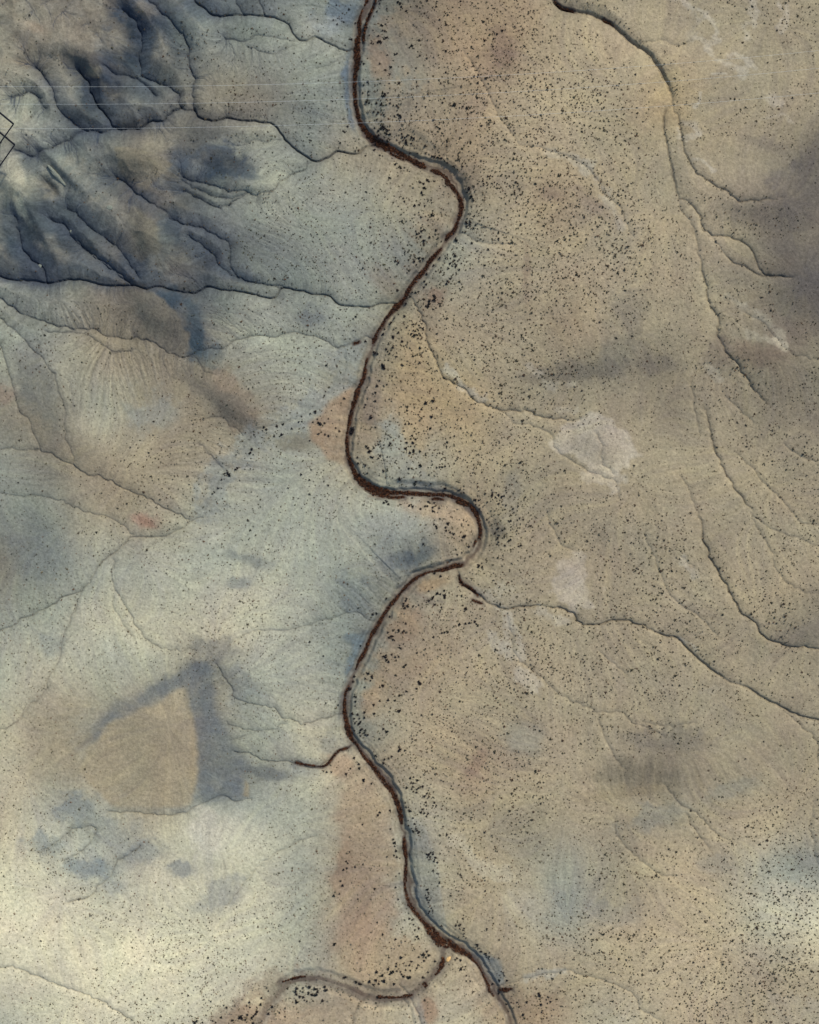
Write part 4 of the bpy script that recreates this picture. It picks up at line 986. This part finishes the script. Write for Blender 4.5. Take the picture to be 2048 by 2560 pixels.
for _ in range(5200):                                # low brush gathers on the flats beside the river, mostly the east bank
    p = qr[side.integers(0, len(qr))]; a_ = abs(side.normal())*55+16; sg = 1 if side.random() < .8 else -1
    u, v = p[0]+sg*a_*(.9+.2*side.random()), p[1]+side.normal()*14
    i_, j_ = int((u+M0)/ST), int((v+M0)/ST)
    if Dr[j_, i_] > 17 and n2[j_, i_]*.8+n1[j_, i_]*.6 > .22+.12*(sg < 0): rest.append((u, v, side.uniform(.34, .8)))
rest = np.array(rest)
TB = [tuft(60, 1, 1.2, 740+i, .32) for i in range(5)]
o = scatter_mesh('dark_brush', rest[:, 0], rest[:, 1], rest[:, 2], TB, dark[rng.integers(0, 4, len(rest))])
tag(o, 'scattered low dark brush filling in between the dark trees along the river', 'brush', kind='stuff')
ntree = len(ALLT)
print('trees', ntree)

# ------------------------------------------------------------------ rocks
import bmesh
rock_m = mat('sandstone', tuple(lin((214, 176, 118))*.75), rough=.9, nscale=2, namt=.2, bump=.1, bscale=2)
grey_m = mat('grey_rock', tuple(lin((132, 136, 122))*.6), rough=.95, nscale=1.2, namt=.25, bump=.2, bscale=1)
def rock(name, u, v, lx, ly, lz, rot, m_, grooves=0, seed=0, sub=4):
    bm = bmesh.new(); bmesh.ops.create_icosphere(bm, subdivisions=sub, radius=1)
    for q in bm.verts:
        x, y, z_ = q.co; n = fbm(np.array([x*40+seed*9.]), np.array([y*40+z_*23.]), 22, 3, 900+seed)[0]
        k = 1+.22*n; q.co = (x*lx*k, y*ly*k, (z_**3 if z_ < 0 else z_**.6)*lz*k if z_ > 0 else z_*lz*.3)
        if grooves: q.co.z -= .28*lz*(.5+.5*math.sin(q.co.x*grooves+.5*math.sin(q.co.y*2)))**3*(z_ > 0)
    me = bpy.data.meshes.new(name); bm.to_mesh(me); bm.free(); me.materials.append(m_)
    for p in me.polygons: p.use_smooth = True
    o = bpy.data.objects.new(name, me); sc.collection.objects.link(o)
    z = zat(u, v); x, y = world(u, v, z); o.location = (x, y, z-.1); o.rotation_euler = (0, 0, math.radians(rot)); return o
tag(rock('sandstone_outcrop', 1121, 2398, 1.1, 2.1, 1.2, -38, rock_m, 6.5, 3), 'pale orange grooved sandstone block at the river fork', 'rock')
tag(rock('rock_fin', 143, 440, 1.5, 8.5, 2.2, 42, grey_m, 0, 5), 'pale grey rock fin standing over the black shadow in the upper left hills', 'rock')
for q_, (u, v, r, lab) in enumerate([(274, 519, 1.8, 'round pale knob of rock on the striped blue slope right of the rock fin'), (180, 577, 1.5, 'small pale rock knob among thin gullies below the rock fin'), (100, 665, 1.2, 'pale boulder at the foot of the dark blue ridge on the left edge')]):
    tag(rock('boulder', u, v, r, r*.85, r*.35, q_*40, grey_m, 0, 20+q_, 3), lab, 'rock')

# ------------------------------------------------------------------ steel tower at the left edge and the overhead lines
steel_m = mat('painted_steel', (.008, .01, .014), rough=.8, metal=.0, nscale=3)
wire_m = mat('aluminium_cable', (.5, .52, .5), rough=.45, metal=.0, nscale=1, namt=.05)
def bars(name, segs, r, m_, parent=None):
    vv, ff = [], []
    for a, b in segs:
        a = np.array(a, float); b = np.array(b, float); d = b-a; d /= np.linalg.norm(d)
        s = np.cross(d, (0, 0, 1) if abs(d[2]) < .9 else (1, 0, 0)); s /= np.linalg.norm(s); t = np.cross(d, s); n0 = len(vv)
        for p in (a, b):
            for i in range(8): c, q = math.cos(i*.7854), math.sin(i*.7854); vv.append(p+r*(c*s+q*t))
        ff += [(n0+i, n0+(i+1) % 8, n0+8+(i+1) % 8, n0+8+i) for i in range(8)]
        ff += [tuple(n0+i for i in range(7, -1, -1)), tuple(n0+8+i for i in range(8))]
    me = bpy.data.meshes.new(name); me.from_pydata([tuple(x) for x in vv], [], ff); me.materials.append(m_)
    o = bpy.data.objects.new(name, me); sc.collection.objects.link(o); o.parent = parent; return o
def at(u, v, h): x, y = world(u, v, h); return np.array((x, y, h))
tw = bpy.data.objects.new('lattice_tower', None); sc.collection.objects.link(tw)
tag(tw, 'dark steel lattice tower whose pointed crossarms reach in at the left edge', 'pylon')
g0 = zat(-40, 380)
def corners(ru, rv, bu_, bv_, h):
    return at(ru, rv, h), at(bu_-4, rv-(ru-bu_)*.88, h), at(2*bu_-ru, rv, h), at(bu_-4, rv+(ru-bu_)*1.5, h)
_ = 0
A_ = corners(34, 310, -28, 0, 41.); B_ = corners(37, 362, -28, 0, 37.)
for Cn in (A_, B_):
    bars('crossarm', [(Cn[0], Cn[1]), (Cn[1], Cn[2])], .55, steel_m, tw)
    bars('crossarm', [(Cn[0], Cn[3]), (Cn[3], Cn[2])], .42, steel_m, tw)
mid = lambda a, b, t: a+(b-a)*t
bars('brace', [(mid(A_[0], A_[3], .42), mid(B_[0], B_[3], .95))], .14, steel_m, tw)
bars('brace', [(mid(B_[0], B_[3], .42), mid(A_[0], A_[3], .98))], .14, steel_m, tw)
bars('brace', [(A_[1], B_[1]), (A_[3], B_[3]), (A_[2], B_[2])], .1, steel_m, tw)
base = [at(-75, 300, g0)+np.array(d) for d in ((-5, -5, 0), (5, -5, 0), (5, 5, 0), (-5, 5, 0))]
for q_ in range(4):
    b = base[q_]; t = [A_[2], B_[3], A_[1], A_[2]][q_] if q_ else mid(A_[2], B_[2], .5)
    bars('leg', [(b-np.array((0, 0, .5)), t)], .2, steel_m, tw)
lat = []
for hh in range(6):
    f0, f1 = hh/6, (hh+1)/6; tp = at(-75, 330, 38)
    for q_ in range(4):
        lat.append((mid(base[q_], tp, f0*.8), mid(base[(q_+1) % 4], tp, f1*.8)))
bars('lattice', lat, .08, steel_m, tw)
uh = np.array([0, 885, 1677, 2048.]); hh = np.array([40.6, 20., 30.5, 44.]); pc = np.polyfit(uh, hh, 2)
for q_, (v885, lab) in enumerate([(205, 'uppermost of the three pale overhead cables'), (248, 'middle one of the three pale overhead cables'), (308, 'lowest of the three pale overhead cables')]):
    Y = (1280-v885)/(1-20/CAM_H)**-1
    pts = []
    for u in np.arange(-420, 2481, 60):
        h = float(np.polyval(pc, np.clip(u, -200, 2300))); yy = (Y+.0396*(u-885))*S; xx = (u-1024)*S*(1-h/CAM_H)
        pts.append((xx, yy, h))
    o = bars('overhead_cable', list(zip(pts[:-1], pts[1:])), .034, wire_m)
    tag(o, lab, 'cable', 'overhead cables crossing the upper part')
sc.render.resolution_x = 819; sc.render.resolution_y = 1024
